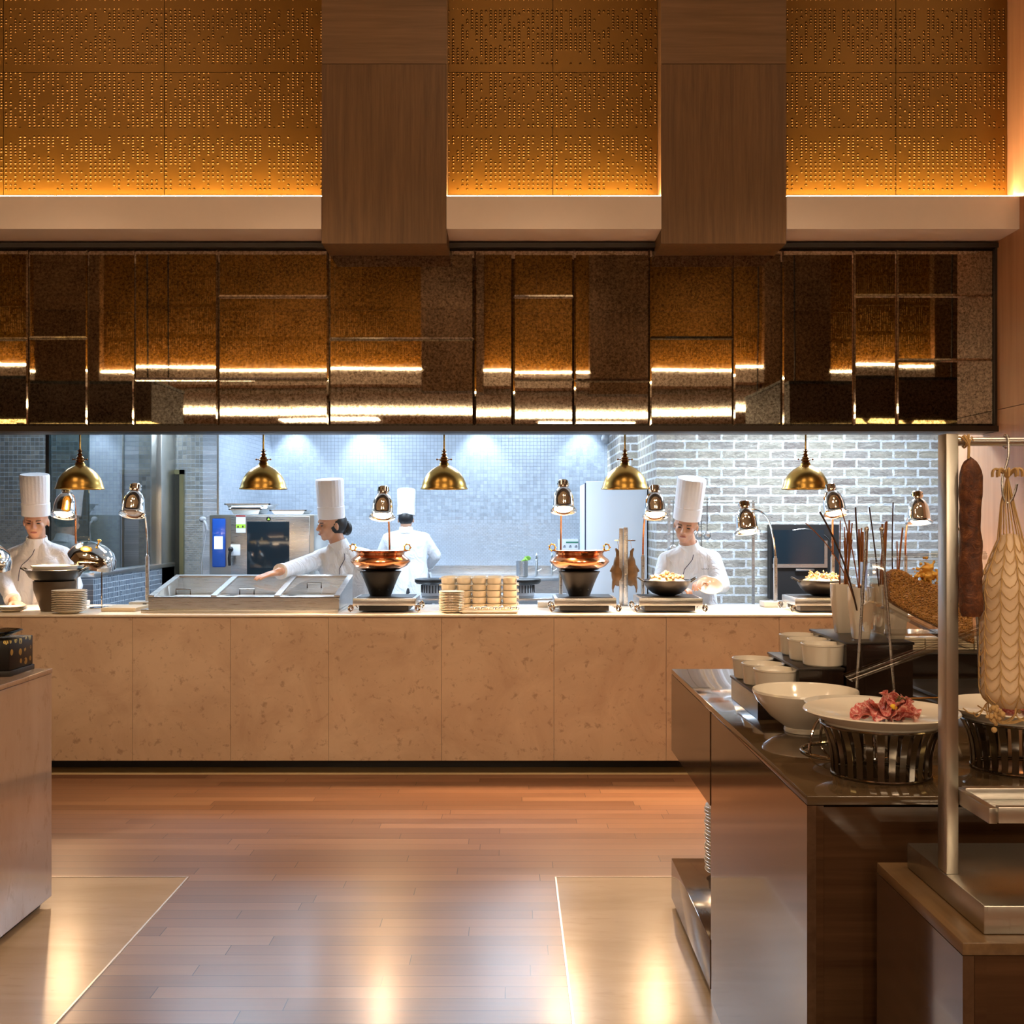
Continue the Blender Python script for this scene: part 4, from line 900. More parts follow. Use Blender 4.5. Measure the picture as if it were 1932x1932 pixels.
def copper_pot(px, lab, lab2, d=7.07):
    x = X(px, d); z0 = 1.0665
    t = thing('pot_burner', lab2, 'burner', (x, d, z0))
    MB().lathe([(0, 0), (.066, 0), (.068, .004), (.085, .05), (.105, .1), (.126, .145), (.131, .15), (.131, .156), (.12, .156), (.08, .04), (.06, .01), (0, .008)], (x, d, z0), 44).build('body', M_['iron'], t)
    hb = MB()
    for a in (-.9, -2.2, -1.55): hb.ell((x+.082*math.cos(a), d+.082*math.sin(a), z0+.04), (.006, .006, .006), n=8, m=6)
    hb.build('air_hole', M_['black'], t)['kind'] = 'stuff'
    z1 = z0+.158
    t = thing('copper_pot', lab, 'pot', (x, d, z1))
    MB().lathe([(0, 0), (.08, 0), (.12, .008), (.165, .03), (.188, .055), (.190, .062), (.183, .074), (.160, .09), (.150, .102), (.152, .115), (.162, .122), (.168, .126), (.168, .129), (.160, .127), (.145, .118), (.142, .100), (.155, .085), (.175, .065), (.11, .02), (0, .012)], (x, d, z1), 56).build('body', M_['copper'], t)
    MB().lathe([(0, .122), (.1, .128), (.15, .1285), (.1505, .125), (0, .118)], (x, d, z1), 40).build('lid', M_['china'], t)
    for s in (-1, 1):
        f = MB(); c = Vector((x+s*.172, d-.02, z1+.148)); 
        f.ring(c, .02, .0042, 20, 7, Matrix.Rotation(PI/2, 3, 'X') @ Matrix.Rotation(s*.5, 3, 'Y'))
        for k in range(7):
            a = k*PI*2/7; f.ell(c+Vector((.023*math.cos(a), 0, .023*math.sin(a))), .0045, n=8, m=6)
        f.tube([(x+s*.15, d-.01, z1+.126), c+Vector((-s*.012, 0, -.014))], .006, 8)
        f.build('handle', M_['brass'], t)
copper_pot(718, 'polished copper pot with scalloped handles beside the reaching chef', 'flared black burner base under the left copper pot')
copper_pot(1093, 'polished copper pot with scalloped handles in front of the white fridge', 'flared black burner base under the right copper pot')
def wok(px, d, lab, food, flab, r=.155):
    x = X(px, d); z0 = 1.067; t = thing('wok', lab, 'wok', (x, d, z0))
    MB().lathe([(0, 0), (.05, .001), (.09, .015), (.125, .045), (.148, .08), (r, .098), (r-.003, .1), (.143, .08), (.12, .05), (.085, .02), (.0, .006)], (x, d, z0), 48).build('pan', M_['iron'], t)
    for s in (-1, 1):
        MB().tube(bez([(x+s*.145, d-.04, z0+.088), (x+s*.2, d-.045, z0+.125), (x+s*.2, d+.045, z0+.125), (x+s*.145, d+.04, z0+.088)], 10), .0055, 8).build('handle', M_['iron'], t)
    b = MB(); rr = random.Random(px)
    b.ell((x, d, z0+.085), (.12, .12, .035))
    for k in range(70):
        a = rr.random()*6.28; q = rr.random()**.6; p = Vector((x+.105*q*math.cos(a), d+.105*q*math.sin(a), z0+.105+.045*(1-q)*rr.random()+.01))
        v = Vector((rr.uniform(-1, 1), rr.uniform(-1, 1), rr.uniform(-.4, 1))).normalized()*rr.uniform(.012, .03)
        if food == 'food1': b.ell(p, (rr.uniform(.008, .018), rr.uniform(.006, .014), rr.uniform(.006, .012)), Euler((rr.random()*3, rr.random()*3, 0)).to_matrix(), 8, 6)
        else: b.tube([p-v, p+Vector((0, 0, .006)), p+v*1.2], .004, 6)
    o = b.build('stir_fry', M_[food]); tag(o, flab, 'food', None, 'stuff')
wok(1258, 7.07, 'black wok with loop handles in front of the right chef', 'food1', 'heap of seafood stir-fry in the front black wok')
wok(1549, 7.07, 'black wok with loop handles left of the white vases', 'food2', 'heap of pale noodles and vegetables in the wok by the vases', .15)
# ---------------------------------------------------------------- cups, plates and tray, middle of the counter
for k in range(13):
    o = plate_mesh(.08, .55, .012).build('plate', M_['cream']) if k == 0 else o.copy()
    if k: C.objects.link(o)
    o.location = (X(852, 6.92), 6.92, CT+.001+k*.0098); tag(o, 'small cream plate, %s in the stack left of the soup cups' % ordn(12-k), 'plate', 'small plates by the soup cups')
def cup():
    t = thing('soup_cup', '', 'cup', (0, 0, 0), 'stacked soup cups')
    MB().lathe([(0, 0), (.036, 0), (.040, .003), (.0445, .010), (.0455, .030), (.0465, .041), (.0440, .041), (.042, .025), (.036, .006), (0, .006)], n=28).build('body', M_['cream'], t)
    for s in (-1, 1): MB().box(-.012, .012, -.006, .006, 0, .006, .002).build('handle', M_['cream'], t).location = (0, s*.052, .033)
    return t
cp = cup(); first = True
for row, (dd, zz) in enumerate(((7.1, 5), (7.22, 5), (7.34, 5))):
    for c_ in range(5):
        px = (846, 875, 904, 932, 962)[c_] if row == 0 else (841, 870, 899, 927, 956)[c_]
        for k in range(zz):
            loc = (X((846, 875, 904, 932, 962)[c_], 7.1), dd, CT+.001+k*.0415)
            lab = 'cream soup cup, %s row, %s stack from left, %s' % (('front', 'middle', 'back')[row], ('first', 'second', 'third', 'fourth', 'fifth')[c_], ordn(zz-1-k))
            if first: cp.location = loc; cp['label'] = lab; cp.rotation_euler = (0, 0, R(75)); cp['group'] = 'soup cups, front row'; first = False
            else:
                o = dup(cp, loc, lab); o['group'] = 'soup cups, %s row' % ('front', 'middle', 'back')[row]; o.rotation_euler = (0, 0, R(60+random.uniform(0, 40)))
b = MB(); b.box(X(872, 6.85), X(974, 6.85), 6.83, 7.0, CT+.001, CT+.012, .004); b.box(X(868, 6.85), X(978, 6.85), 6.82, 7.01, CT+.012, CT+.017, .002)
tag(b.build('serving_tray', M_['cream']), 'small cream tray of metal serving tongs in front of the soup cups', 'tray')
rr = random.Random(3)
for k in range(8):
    x = X(885+k*11, 6.9); b = MB(); z = CT+.024; y = 6.88+.01*(k % 3)
    for s in (-1, 1): b.tube(bez([(x-.05, y, z), (x-.02, y+s*.012, z+.014), (x+.02, y+s*.016, z+.016), (x+.055, y+s*.014, z)], 8), [.003]*6+[.006, .008, .005], 6)
    o = b.build('serving_tongs', M_['chrome']); tag(o, 'small metal tongs, %s in the row on the cream tray' % ('leftmost', 'second from left', 'third from left', 'fourth from left', 'fourth from right', 'third from right', 'second from right', 'rightmost')[k], 'tongs', 'tongs on the tray')
# ---------------------------------------------------------------- ducks on a steel rack
dk = thing('duck_rack', 'slim steel post rack holding two hanging ducks', 'rack', (X(1178, 7.5), 7.5, CT))
x = X(1180, 7.5); MB().box(x-.014, x+.014, 7.47, 7.5, CT+.001, Z(995, 7.5), .002).build('post', M_['steel'], dk)
MB().box(x-.042, x-.015, 7.50, 7.512, CT+.001, Z(997, 7.5), .001).build('back_plate', M_['steel'], dk)
MB().box(x-.045, x+.03, 7.45, 7.56, CT+.0005, CT+.0011).build('foot', M_['steel'], dk, smooth=False)
MB().tube([(x-.07, 7.53, Z(1020, 7.5)), (x+.07, 7.53, Z(1020, 7.5))], .004, 8).build('hanging_bar', M_['chrome'], dk)
def duck(px, lab, s):
    c = at(px, 1077, 7.53); b = MB()
    b.ell(c+Vector((0, 0, -.02)), (.046, .036, .085)); b.ell(c+Vector((0, 0, .045)), (.032, .028, .06))
    b.cap(c+Vector((0, 0, .06)), .017, c+Vector((s*.004, 0, .13)), .011); b.cap(c+Vector((s*.004, 0, .13)), .013, c+Vector((s*.014, -.01, .148)), .008)
    for q in (-1, 1):
        b.cap(c+Vector((q*.026, -.01, -.07)), .016, c+Vector((q*.036, -.012, -.118)), .008); b.cap(c+Vector((q*.036, -.012, -.118)), .006, c+Vector((q*.034, -.014, -.145)), .005)
        b.cap(c+Vector((q*.03, 0, .03)), .011, c+Vector((q*.05, -.01, .0)), .008)
    o = voxel(b, 'roast_duck', M_['duck'], None, .004, 3); tag(o, lab, 'duck')
    h = MB(); h.tube([c+Vector((0, 0, .125)), c+Vector((.006, 0, .15)), (c.x-.004, 7.53, Z(1020, 7.5)-.004), (c.x+.004, 7.53, Z(1020, 7.5)+.008)], .002, 6)
    tag(h.build('duck_hook', M_['chrome']), 'thin hook holding the '+lab.split(' hanging')[0], 'hook')
duck(1166, 'left brown roast duck hanging from the slim steel rack', -1); duck(1190.5, 'right brown roast duck hanging half behind the steel post', 1)
# ---------------------------------------------------------------- kitchen equipment
ov = thing('combi_oven', 'large stainless combi oven with blue control panel and dark glass door', 'oven', (-2.1, 9.7, 0))
d = 9.3; x0, x1 = X(395, d), X(593, d); zt = Z(971, d); zb = .82
MB().box(x0, x1, d, 10.1, zb, zt, .008).build('body', M_['steelv'], ov)
MB().box(X(401, d), X(426, d), d-.012, d+.001, Z(1070, d), Z(978, d), .01).build('control_panel', M_['blue'], ov)
MB().box(X(405, d), X(421, d), d-.015, d-.011, Z(1036, d), Z(1012, d), .001).build('screen', M_['screen'], ov)
MB().box(X(437, d), X(585, d), d-.03, d-.001, zb+.02, zt-.012, .006).build('door', M_['steel'], ov)
MB().box(X(466, d-.03), X(546, d-.03), d-.034, d-.031, zb+.06, Z(984, d-.03), .001).build('window', M_['ovglass'], ov)
b = MB(); b.ell((X(446, d)-.03, d-.07, Z(1036, d)), .022); b.tube([(X(446, d)-.03, d-.03, Z(1036, d)), (X(446, d)-.03, d-.075, Z(1036, d))], .014); b.tube([(X(446, d)-.03, d-.075, Z(1036, d)), (X(444, d)-.03, d-.085, Z(1052, d)), (X(444, d)-.03, d-.07, Z(1066, d))], .012); b.build('door_handle', M_['black'], ov)
MB().box(X(437, d), X(455, d), d-.034, d-.0305, Z(1048, d), Z(1027, d), .002).build('lock_plate', M_['white_s'], ov)
b = MB(); b.box(X(447, d), X(465, d), d-.032, d-.0302, Z(1005, d), Z(972, d)); b.build('warning_label', M_['white_s'], ov, smooth=False)
MB().box(X(447, d), X(465, d), d-.0335, d-.0321, Z(996, d), Z(989, d)).build('warning_label', M_['lime_s'], ov, smooth=False)
MB().box(X(447, d), X(465, d), d-.0335, d-.0321, Z(975, d), Z(972, d)).build('warning_label', M_['red_s'], ov, smooth=False)
b = MB()
for cx_ in (451, 460): b.add([(X(cx_-2, d), d-.0342, Z(995, d)), (X(cx_+2, d), d-.0342, Z(995, d)), (X(cx_, d), d-.0342, Z(990.5, d)), (X(cx_-2, d), d-.0336, Z(995, d)), (X(cx_+2, d), d-.0336, Z(995, d)), (X(cx_, d), d-.0336, Z(990.5, d))], [(0, 1, 2), (5, 4, 3), (0, 3, 4, 1), (1, 4, 5, 2), (2, 5, 3, 0)])
b.build('warning_triangle', M_['black'], ov, smooth=False)
MB().ell((X(508, d), d-.031, Z(979, d)), (.02, .004, .02)).build('hot_sticker', M_['black'], ov)
MB().add([(X(506, d), d-.0365, Z(981, d)), (X(511, d), d-.0365, Z(981, d)), (X(508.5, d), d-.0365, Z(976.5, d)), (X(506, d), d-.035, Z(981, d)), (X(511, d), d-.035, Z(981, d)), (X(508.5, d), d-.035, Z(976.5, d))], [(0, 1, 2), (5, 4, 3), (0, 3, 4, 1), (1, 4, 5, 2), (2, 5, 3, 0)]).build('sticker_mark', M_['lime_s'], ov, smooth=False)
for lx in (x0+.05, x1-.05):
    for ly in (9.36, 10.04): MB().tube([(lx, ly, .003), (lx, ly, zb)], .02, 12).build('leg', M_['steel'], ov)
sp = MB(); sp.tube(bez([(x0-.05, d, Z(982, d)), (x0-.02, d-.03, Z(986, d)), (x0-.02, d-.02, Z(992, d)), (x0-.015, d-.02, Z(1000, d))], 6), .012, 8); sp.ell((x0-.055, d, Z(980, d)), (.03, .02, .025)); sp.tube(bez([(x0-.02, d-.02, Z(998, d)), (x0-.05, d-.03, 1.2), (x0-.12, d, 1.05), (x0+.004, d+.05, .9)], 12), .004, 6)
tag(sp.build('spray_hose', M_['grey']), 'grey hand spray with thin hose at the left side of oven', 'hose')
def pan(px0, px1, py0, py1, d, lab):
    x0, x1, z0, z1 = X(px0, d), X(px1, d), Z(py1, d), Z(py0, d); b = MB()
    b.add([(x0+.02, d, z0), (x1-.02, d, z0), (x1-.02, d+.3, z0), (x0+.02, d+.3, z0), (x0, d-.02, z1), (x1, d-.02, z1), (x1, d+.32, z1), (x0, d+.32, z1)], [(0, 3, 2, 1), (0, 1, 5, 4), (1, 2, 6, 5), (2, 3, 7, 6), (3, 0, 4, 7)])
    b.box(x0-.015, x1+.015, d-.03, d-.018, z1-.006, z1+.004); b.box(x0-.015, x0, d-.03, d+.33, z1-.006, z1+.004); b.box(x1, x1+.015, d-.03, d+.33, z1-.006, z1+.004); b.box(x0, x1, d+.32, d+.33, z1-.006, z1+.004)
    tag(b.build('steel_pan', M_['steel'], smooth=False), lab, 'pan')
pan(436, 492, 961, 970, 9.45, 'steel gastro pan on the oven top, lower one at left'); pan(428, 508, 951, 960, 9.45, 'wide steel tray stacked on the pan above the oven'); pan(513, 576, 963, 970, 9.45, 'shallow steel pan on the right side of oven top')
# prep table behind the counter
pt = thing('prep_table', 'steel work table between counter and back wall', 'table', (.0, 9.0, 0))
MB().box(-.85, .45, 8.6, 9.2, .90, .94, .004).build('tabletop', M_['steel'], pt)
for lx in (-.8, .4):
    for ly in (8.65, 9.15): MB().tube([(lx, ly, .003), (lx, ly, .90)], .02, 10).build('leg', M_['steel'], pt)
def burner(px, lab, r=.15):
    x = X(px, 8.85); t = thing('table_burner', lab, 'burner', (x, 8.85, .94))
    MB().lathe([(0, .001), (r*.62, .001), (r*.66, .01), (r*.6, .10), (0, .10)], (x, 8.85, .94), 36).build('drum', M_['grey'], t)
    v = MB()
    for k in range(24):
        a = k*2*PI/24; v.box(x+r*.64*math.cos(a)-.004, x+r*.64*math.cos(a)+.004, 8.85+r*.64*math.sin(a)-.004, 8.85+r*.64*math.sin(a)+.004, .97, 1.03)
    v.build('vent', M_['black'], t)['kind'] = 'stuff'
    MB().lathe([(0, .10), (r*.9, .10), (r, .115), (r, .135), (r*.92, .14), (0, .14)], (x, 8.85, .94), 40).build('plate', M_['iron'], t)
burner(818, 'round dark induction burner behind the small plates, left of soup cups'); burner(985, 'round dark induction burner just right of the soup cups')
bc = thing('back_counter', 'stainless counter with tap along the tiled back wall', 'counter', (.2, 11.6, 0))
MB().box(-1.6, .63, 11.35, 12.09, .1, .93).build('cabinet', M_['steel'], bc, smooth=False)
MB().box(-1.62, .64, 11.3, 12.095, .93, .96, .004).build('worktop', M_['steel'], bc)
MB().box(-1.62, .64, 12.04, 12.095, .96, 1.05).build('splashback', M_['steel'], bc, smooth=False)
c = at(985, 1085, 11.5); cn = MB(); cn.lathe([(0, 0), (.055, 0), (.06, .005), (.06, .16), (.055, .16), (.053, .01), (0, .01)], (c.x, 11.5, .961), 28); tag(cn.build('steel_canister', M_['steel']), 'steel canister on the back counter holding green leaves', 'canister')
lf = MB()
for k in range(5): lf.ell((c.x+.02+.012*k, 11.5+.01*(k % 2), 1.13+.006*k), (.035, .02, .012), Euler((.2*k, -.5, k)).to_matrix(), 10, 6)
tag(lf.build('lettuce_leaves', M_['green']), 'bright green leaves sticking out of the steel canister', 'vegetable')
for (px, lab) in ((1013, 'chrome tap on the back counter, right of the canister'), (1042, 'second chrome tap partly behind the right copper pot')):
    x = X(px, 11.7); b = MB(); b.tube(bez([(x, 11.8, .961), (x, 11.8, 1.2), (x, 11.6, 1.24), (x-.01, 11.55, 1.13)], 12), .014, 10); b.tube([(x, 11.8, 1.0), (x+.05, 11.78, 1.03)], .009, 8); tag(b.build('tap', M_['chrome']), lab, 'tap')
# sign on the tiled wall
sg = thing('notice_board', 'white notice with small dark pictograms and green strip on the back wall', 'sign', (X(1072, 12), 12.08, 1.3))
a = MB().box(X(1053, 12.05), X(1091, 12.05), 12.07, 12.095, Z(1060, 12.05), Z(1017, 12.05)).build('board', M_['white_s'], sg, smooth=False)
MB().box(X(1068, 12.05), X(1091, 12.05), 12.065, 12.0695, Z(1024.5, 12.05), Z(1022, 12.05)).build('green_strip', plain('sign_green', (.02, .2, .12), .5), sg, smooth=False)
b = MB()
for r_ in range(2):
    for cc in range(3):
        cx_, cy_ = 1065+cc*11, 1031+r_*10; b.box(X(cx_-2.6, 12.05), X(cx_+2.6, 12.05), 12.066, 12.0695, Z(cy_+1.8, 12.05), Z(cy_+.4, 12.05)); b.box(X(cx_-1.2, 12.05), X(cx_+1.8, 12.05), 12.066, 12.0695, Z(cy_-.6, 12.05), Z(cy_-1.8, 12.05))
b.build('pictogram', M_['navy'], sg, smooth=False)
# wall camera / lamp near brick corner
cm = thing('wall_spotlight', 'grey round spotlight high on the tiled wall at the brick corner', 'light', at(1146, 824, 11.9))
q = at(1144, 828, 11.9); MB().cap(q, .055, q+Vector((.0, .05, .02)), .045).build('head', M_['grey'], cm); MB().tube([q+Vector((0, .04, .02)), q+Vector((.06, .12, .05)), q+Vector((.09, .19, .05))], .015, 8).build('arm', M_['grey'], cm)
# fridge
fr_ = thing('fridge', 'tall white upright fridge beside the brick corner', 'fridge', (.92, 10.1, 0)); d = 9.86
MB().box(X(1103, d)+.002, 1.2, d+.05, 10.6, .06, Z(912, d), .006).build('cabinet', M_['fridge'], fr_)
MB().box(X(1103, d)+.012, 1.198, d, d+.048, .1, Z(908, d), .006).build('door', M_['fridge'], fr_)
MB().box(X(1103, d)+.003, X(1103, d)+.011, d+.004, d+.048, .1, Z(911, d)).build('hinge_strip', M_['navy'], fr_, smooth=False)
MB().box(.66, 1.18, 9.95, 10.55, .003, .06).build('plinth', M_['black'], fr_, smooth=False)
MB().box(.95, 1.18, 10.0, 10.4, Z(912, d)+.0005, Z(912, d)+.06, .004).build('top_cover', M_['grey'], fr_)
# black arched oven in the brick wall
bo = thing('brick_oven', 'black built-in oven with steel door frame set into the brick wall', 'oven', (X(1516, 9.25), 9.25, 0)); d = 9.2
x0, x1 = X(1453, d), X(1583, d); zt, zb = Z(990, d), Z(1130, d)
MB().box(x0, x1, d, 9.298, zb, zt).build('surround', M_['black'], bo, smooth=False)
b = MB(); n = 20; cxm = X(1517, d); r0, r1 = .225, .20; z_ = Z(1030, d)
arc = [(cxm+r0*math.cos(PI*i/n), z_+.14*math.sin(PI*i/n)) for i in range(n+1)]; 
b.tube([(a, d-.004, c_) for a, c_ in arc], .006, 6); b.build('arch_trim', M_['dchrome'], bo)
b = MB(); xa, xb = X(1457, d), X(1560, d); b.box(xa, xb, d-.02, d-.001, Z(1071, d), Z(1064, d)); b.box(xb-.025, xb, d-.02, d-.001, Z(1064, d), Z(1020, d)); b.build('door_frame', M_['steel'], bo, smooth=False)
MB().box(xa, xb-.026, d-.014, d-.001, Z(1063.5, d), Z(1000, d)).build('glass_door', M_['ovglass'], bo, smooth=False)
MB().box(X(1500, d), X(1535, d), d-.03, d-.001, Z(1077, d), Z(1073, d), .002).build('handle', M_['steel'], bo)
# utensil rail on the brick wall
ur = thing('utensil_rack', 'slim steel rail frame standing against the brick wall', 'rack', (X(1365, 9.1), 9.15, 0)); d = 9.15
b = MB(); b.tube([(X(1258, d), d, Z(946, d)), (X(1424, d), d, Z(946, d))], .006, 8); b.build('rail', M_['steel'], ur)
for px in (1262, 1421):
    x = X(px, d); MB().box(x-.011, x+.011, d-.01, d+.01, .003, Z(944, d)).build('post', M_['steel'], ur, smooth=False)
for px, yb in ((1318, 1010), (1323, 1040), (1334, 1010), (1270, 1035)):
    x = X(px, 9.12); b = MB(); b.tube([(x, 9.12, Z(941, 9.12)), (x, 9.12, Z(yb, 9.12))], .0045, 6); b.ell((x, 9.11, Z(yb, 9.12)), (.03, .012, .035)); tag(b.build('ladle', M_['steel']), 'long steel utensil hanging from the rail, %s' % {1318: 'just right of the chef hat', 1323: 'longest of those right of chef hat', 1334: 'rightmost of the hanging group', 1270: 'left of the right chef'}[px], 'utensil')
# hanging light boxes seen only in the mirror
def light_box(x0, x1, y0, y1, z0, z1, lab):
    t = thing('hanging_light_box', lab, 'light fixture', ((x0+x1)/2, (y0+y1)/2, z0))
    b = MB(); b.box(x0, x1, y0, y0+.03, z0, z1); b.box(x0, x1, y1-.03, y1, z0, z1); b.box(x0, x0+.03, y0+.03, y1-.03, z0, z1); b.box(x1-.03, x1, y0+.03, y1-.03, z0, z1); b.box(x0+.03, x1-.03, y0+.03, y1-.03, z0+.13, z0+.15)
    b.build('housing', plain('box_brown', (.07, .035, .018), .5), t, smooth=False)
    b = MB(); b.box(x0-.01, x1+.01, y0-.01, y1+.01, z1, z1+.03); b.build('top_rim', M_['black'], t, smooth=False)
    n = max(2, round((x1-x0)/.45))
    for j in range(2):
        for i in range(n):
            cx_ = x0+(i+.5)*(x1-x0)/n; cy_ = y0+(j+.5)*(y1-y0)/2
            MB().lathe([(.05, .12), (.15, .012), (.16, .004), (.165, .0), (.17, .008), (.06, .125)], (cx_, cy_, z0), 28).build('reflector', M_['gold_in'], t)
    for wx in (x0+.1, x1-.1):
        for wy in (y0+.2, y1-.2):
            MB().tube([(wx, wy, z1+.03), (wx, wy, 5.99)], .008, 6).build('suspension_rod', M_['black'], t)
light_box(2.79, 4.6, .6, 2.6, 2.53, 2.93, 'dark hanging light box with gold reflectors, reflected at right of the mirror')
light_box(-6.6, -3.62, 1.5, 2.6, 2.53, 2.93, 'dark hanging light box with gold reflectors, reflected at left of the mirror')
# ---------------------------------------------------------------- people
def hand(b, w, d, nrm, thumb, curl=.35, s=1.0):
    """w wrist, d direction, nrm back-of-hand normal, thumb side vector sign"""
    d = d.normalized(); nrm = (nrm-d*nrm.dot(d)).normalized(); sd = d.cross(nrm)*thumb
    pc = w+d*.045*s
    Mr = Matrix((sd, d, nrm)).transposed()
    b.ell(pc, (.040*s, .052*s, .016*s), Mr, 18, 12)
    b.cap(w-d*.02, .025*s, w+d*.02, .023*s)
    for i, L in enumerate((.072, .08, .074, .058)):
        o = (i-1.5)*-.019*s; base = w+d*(.085-.004*abs(i-1.2))*s+sd*o*-1*-1
        dd = (d+sd*(o*2.0)).normalized(); p = base-d*.03*s; q = base
        r = .0092*s
        b.cap(p, r, q, r)
        ang = curl*(1+.15*i)
        for sg in (.45, .32, .26):
            dd = (dd*math.cos(ang)-nrm*math.sin(ang)).normalized() if sg != .45 else (dd*math.cos(ang*.6)-nrm*math.sin(ang*.6)).normalized()
            nn = q+dd*L*sg*s; b.cap(q, r, nn, r*.93, 12); q = nn; r *= .93
    tb = w+d*.028*s+sd*.03*s; td = (d*.75+sd*.65-nrm*.15).normalized()
    b.cap(w+d*.015*s+sd*.012*s, .015*s, tb, .0135*s); m = tb+td*.034*s; b.cap(tb, .0125*s, m, .011*s); b.cap(m, .011*s, m+(td*.9-sd*.35).normalized()*.028*s, .0095*s)
def person(label, hip, chest, neck, head, yaw, pitch, roll, sh, el, wr, hdir, hnrm, curl, hair='short', hat_h=.285, apron=False, logo=None, foot_y=0, hsc=1.0, hat_r=.092):
    hip, chest, neck, head = map(Vector, (hip, chest, neck, head)); sh = [Vector(v) for v in sh]; el = [Vector(v) for v in el]; wr = [Vector(v) for v in wr]
    root = thing('person', label, 'person', (hip.x, hip.y, 0))
    H = Matrix.Rotation(R(yaw), 3, 'Z') @ Matrix.Rotation(R(pitch), 3, 'X') @ Matrix.Rotation(R(roll), 3, 'Y')
    hp = lambda x, y, z: head+H @ (Vector((x, y, z))*hsc)
    S = hsc
    side = (sh[1]-sh[0]).normalized()
    b = MB()
    b.ell(hp(0, .014, .024), (.073*S, .089*S, .086*S), H); b.ell(hp(0, -.022, -.035), (.056*S, .06*S, .066*S), H); b.ell(hp(0, -.05, -.084), (.024*S, .02*S, .018*S), H)
    b.ell(hp(.033, -.048, -.02), (.026*S, .028*S, .028*S), H); b.ell(hp(-.033, -.048, -.02), (.026*S, .028*S, .028*S), H)
    b.cap(hp(0, -.076, .012), .0085*S, hp(0, -.094, -.022), .0125*S); b.ell(hp(.011, -.084, -.026), .008*S, n=10, m=8); b.ell(hp(-.011, -.084, -.026), .008*S, n=10, m=8)
    for s in (-1, 1): b.ell(hp(s*.075, .012, -.008), (.007*S, .014*S, .025*S), H)
    b.ell(hp(0, -.062, .028), (.05*S, .02*S, .014*S), H)
    b.ell(hp(0, -.074, -.054), (.022*S, .012*S, .010*S), H)
    b.cap(head+H @ Vector((0, .02, -.05)), .052*S, neck, .056)
    # trunk, arms, legs (one continuous body)
    off = side*.075
    for s in (-1, 1):
        b.cap(hip+off*s*.9, .10, (hip+chest)/2+off*s*.8, .088); b.cap((hip+chest)/2+off*s*.8, .088, chest+off*s, .10)
    b.cap(neck-Vector((0, 0, .03)), .055, chest, .10)
    for i in range(2):
        b.cap(chest, .09, sh[i], .052); b.cap(sh[i], .052, el[i], .04); b.cap(el[i], .04, wr[i], .027)
        if hdir[i] is not None: hand(b, wr[i], Vector(hdir[i]), Vector(hnrm[i]), (1, -1)[i], curl[i])
        s = (-1, 1)[i]; hj = hip+side*.085*s; kn = Vector((hj.x+side.x*.01*s, hip.y+foot_y*.5-.03, .48)); an = Vector((hj.x+side.x*.02*s, hip.y+foot_y, .085))
        b.cap(hj, .088, kn, .055); b.cap(kn, .055, an, .038); b.cap(an-Vector((0, -.02, .03)), .04, an+Vector((0, -.13, -.045)), .034)
    voxel(b, 'body', M_['skin'], root, .0058, 2)
    # facial features
    for s in (-1, 1):
        MB().ell(hp(s*.029, -.0765, .004), (.0115*S, .006*S, .0042*S), H, 12, 8).build('eye', M_['eye'], root)
        MB().cap(hp(s*.017, -.080, .021), .0028*S, hp(s*.043, -.071, .023), .0022*S, 8).build('eyebrow', M_['hair'], root)
    MB().ell(hp(0, -.083, -.0545), (.021*S, .0055*S, .0062*S), H, 14, 8).build('lips', M_['lip'], root)
    # jacket
    j = MB(); front = side.cross(Vector((0, 0, 1)))
    off = side*.08; low = hip-Vector((0, 0, .12))
    for s in (-1, 1):
        j.cap(low+off*s, .128, hip+off*s, .122); j.cap(hip+off*s, .122, (hip+chest)/2+off*s*.95, .112); j.cap((hip+chest)/2+off*s*.95, .112, chest+off*s, .118)
        j.cap(chest+off*s*.9, .11, neck+off*s*.55-Vector((0, 0, .035)), .062)
    j.cap(chest, .11, neck-Vector((0, 0, .03)), .07)
    for i in range(2):
        j.cap(chest+(sh[i]-chest)*.4, .10, sh[i]-Vector((0, 0, .012)), .07); j.cap(neck-Vector((0, 0, .03)), .062, sh[i], .066)
        j.cap(sh[i]-Vector((0, 0, .01)), .068, el[i], .058); e2 = el[i].lerp(wr[i], .82); j.cap(el[i], .058, e2, .046)
    jk = voxel(j, 'jacket', M_['jacket'], root, .008, 5)
    # stand collar
    nd = (head-neck).normalized(); u, v = frame_from(nd); Mn = Matrix((u, v, nd)).transposed()
    MB().lathe([(.066, -.03), (.062, .032), (.067, .034), (.078, -.03)], neck+nd*.012, 30, Mn).build('collar', M_['jacket'], root)
    # cuffs
    for i in range(2):
        dd = (wr[i]-el[i]).normalized(); u, v = frame_from(dd); Mn = Matrix((u, v, dd)).transposed(); e2 = el[i].lerp(wr[i], .86)
        MB().lathe([(.030, .0), (.052, .0), (.053, .05), (.048, .052), (.030, .05)], e2-dd*.03, 26, Mn).build('cuff', M_['jacket'], root)
    # piping and buttons laid on the front of the jacket
    if logo != 'back':
        bv = BVHTree.FromPolygons([vv.co.copy() for vv in jk.data.vertices], [tuple(p.vertices) for p in jk.data.polygons])
        o3 = Vector(root.location)
        def proj(a, zc):
            base = chest.lerp(hip, (chest.z-zc)/(chest.z-hip.z)) if zc < chest.z else chest.lerp(neck, (zc-chest.z)/(neck.z-chest.z))
            p = base+side*a; h = bv.ray_cast(p+front*.6-o3, -front); return (h[0]+o3+front*.0015) if h[0] else None
        path = [(-.012, neck.z-.045), (.0, neck.z-.08), (.03, neck.z-.115), (.065, neck.z-.15), (.078, neck.z-.19), (.08, chest.z-.1), (.08, hip.z+.05), (.08, hip.z-.1)]
        pts = []
        for (a0, z0), (a1, z1) in zip(path, path[1:]):
            for k in range(5): pts.append(proj(-(a0+(a1-a0)*k/5), z0+(z1-z0)*k/5))
        q_ = []
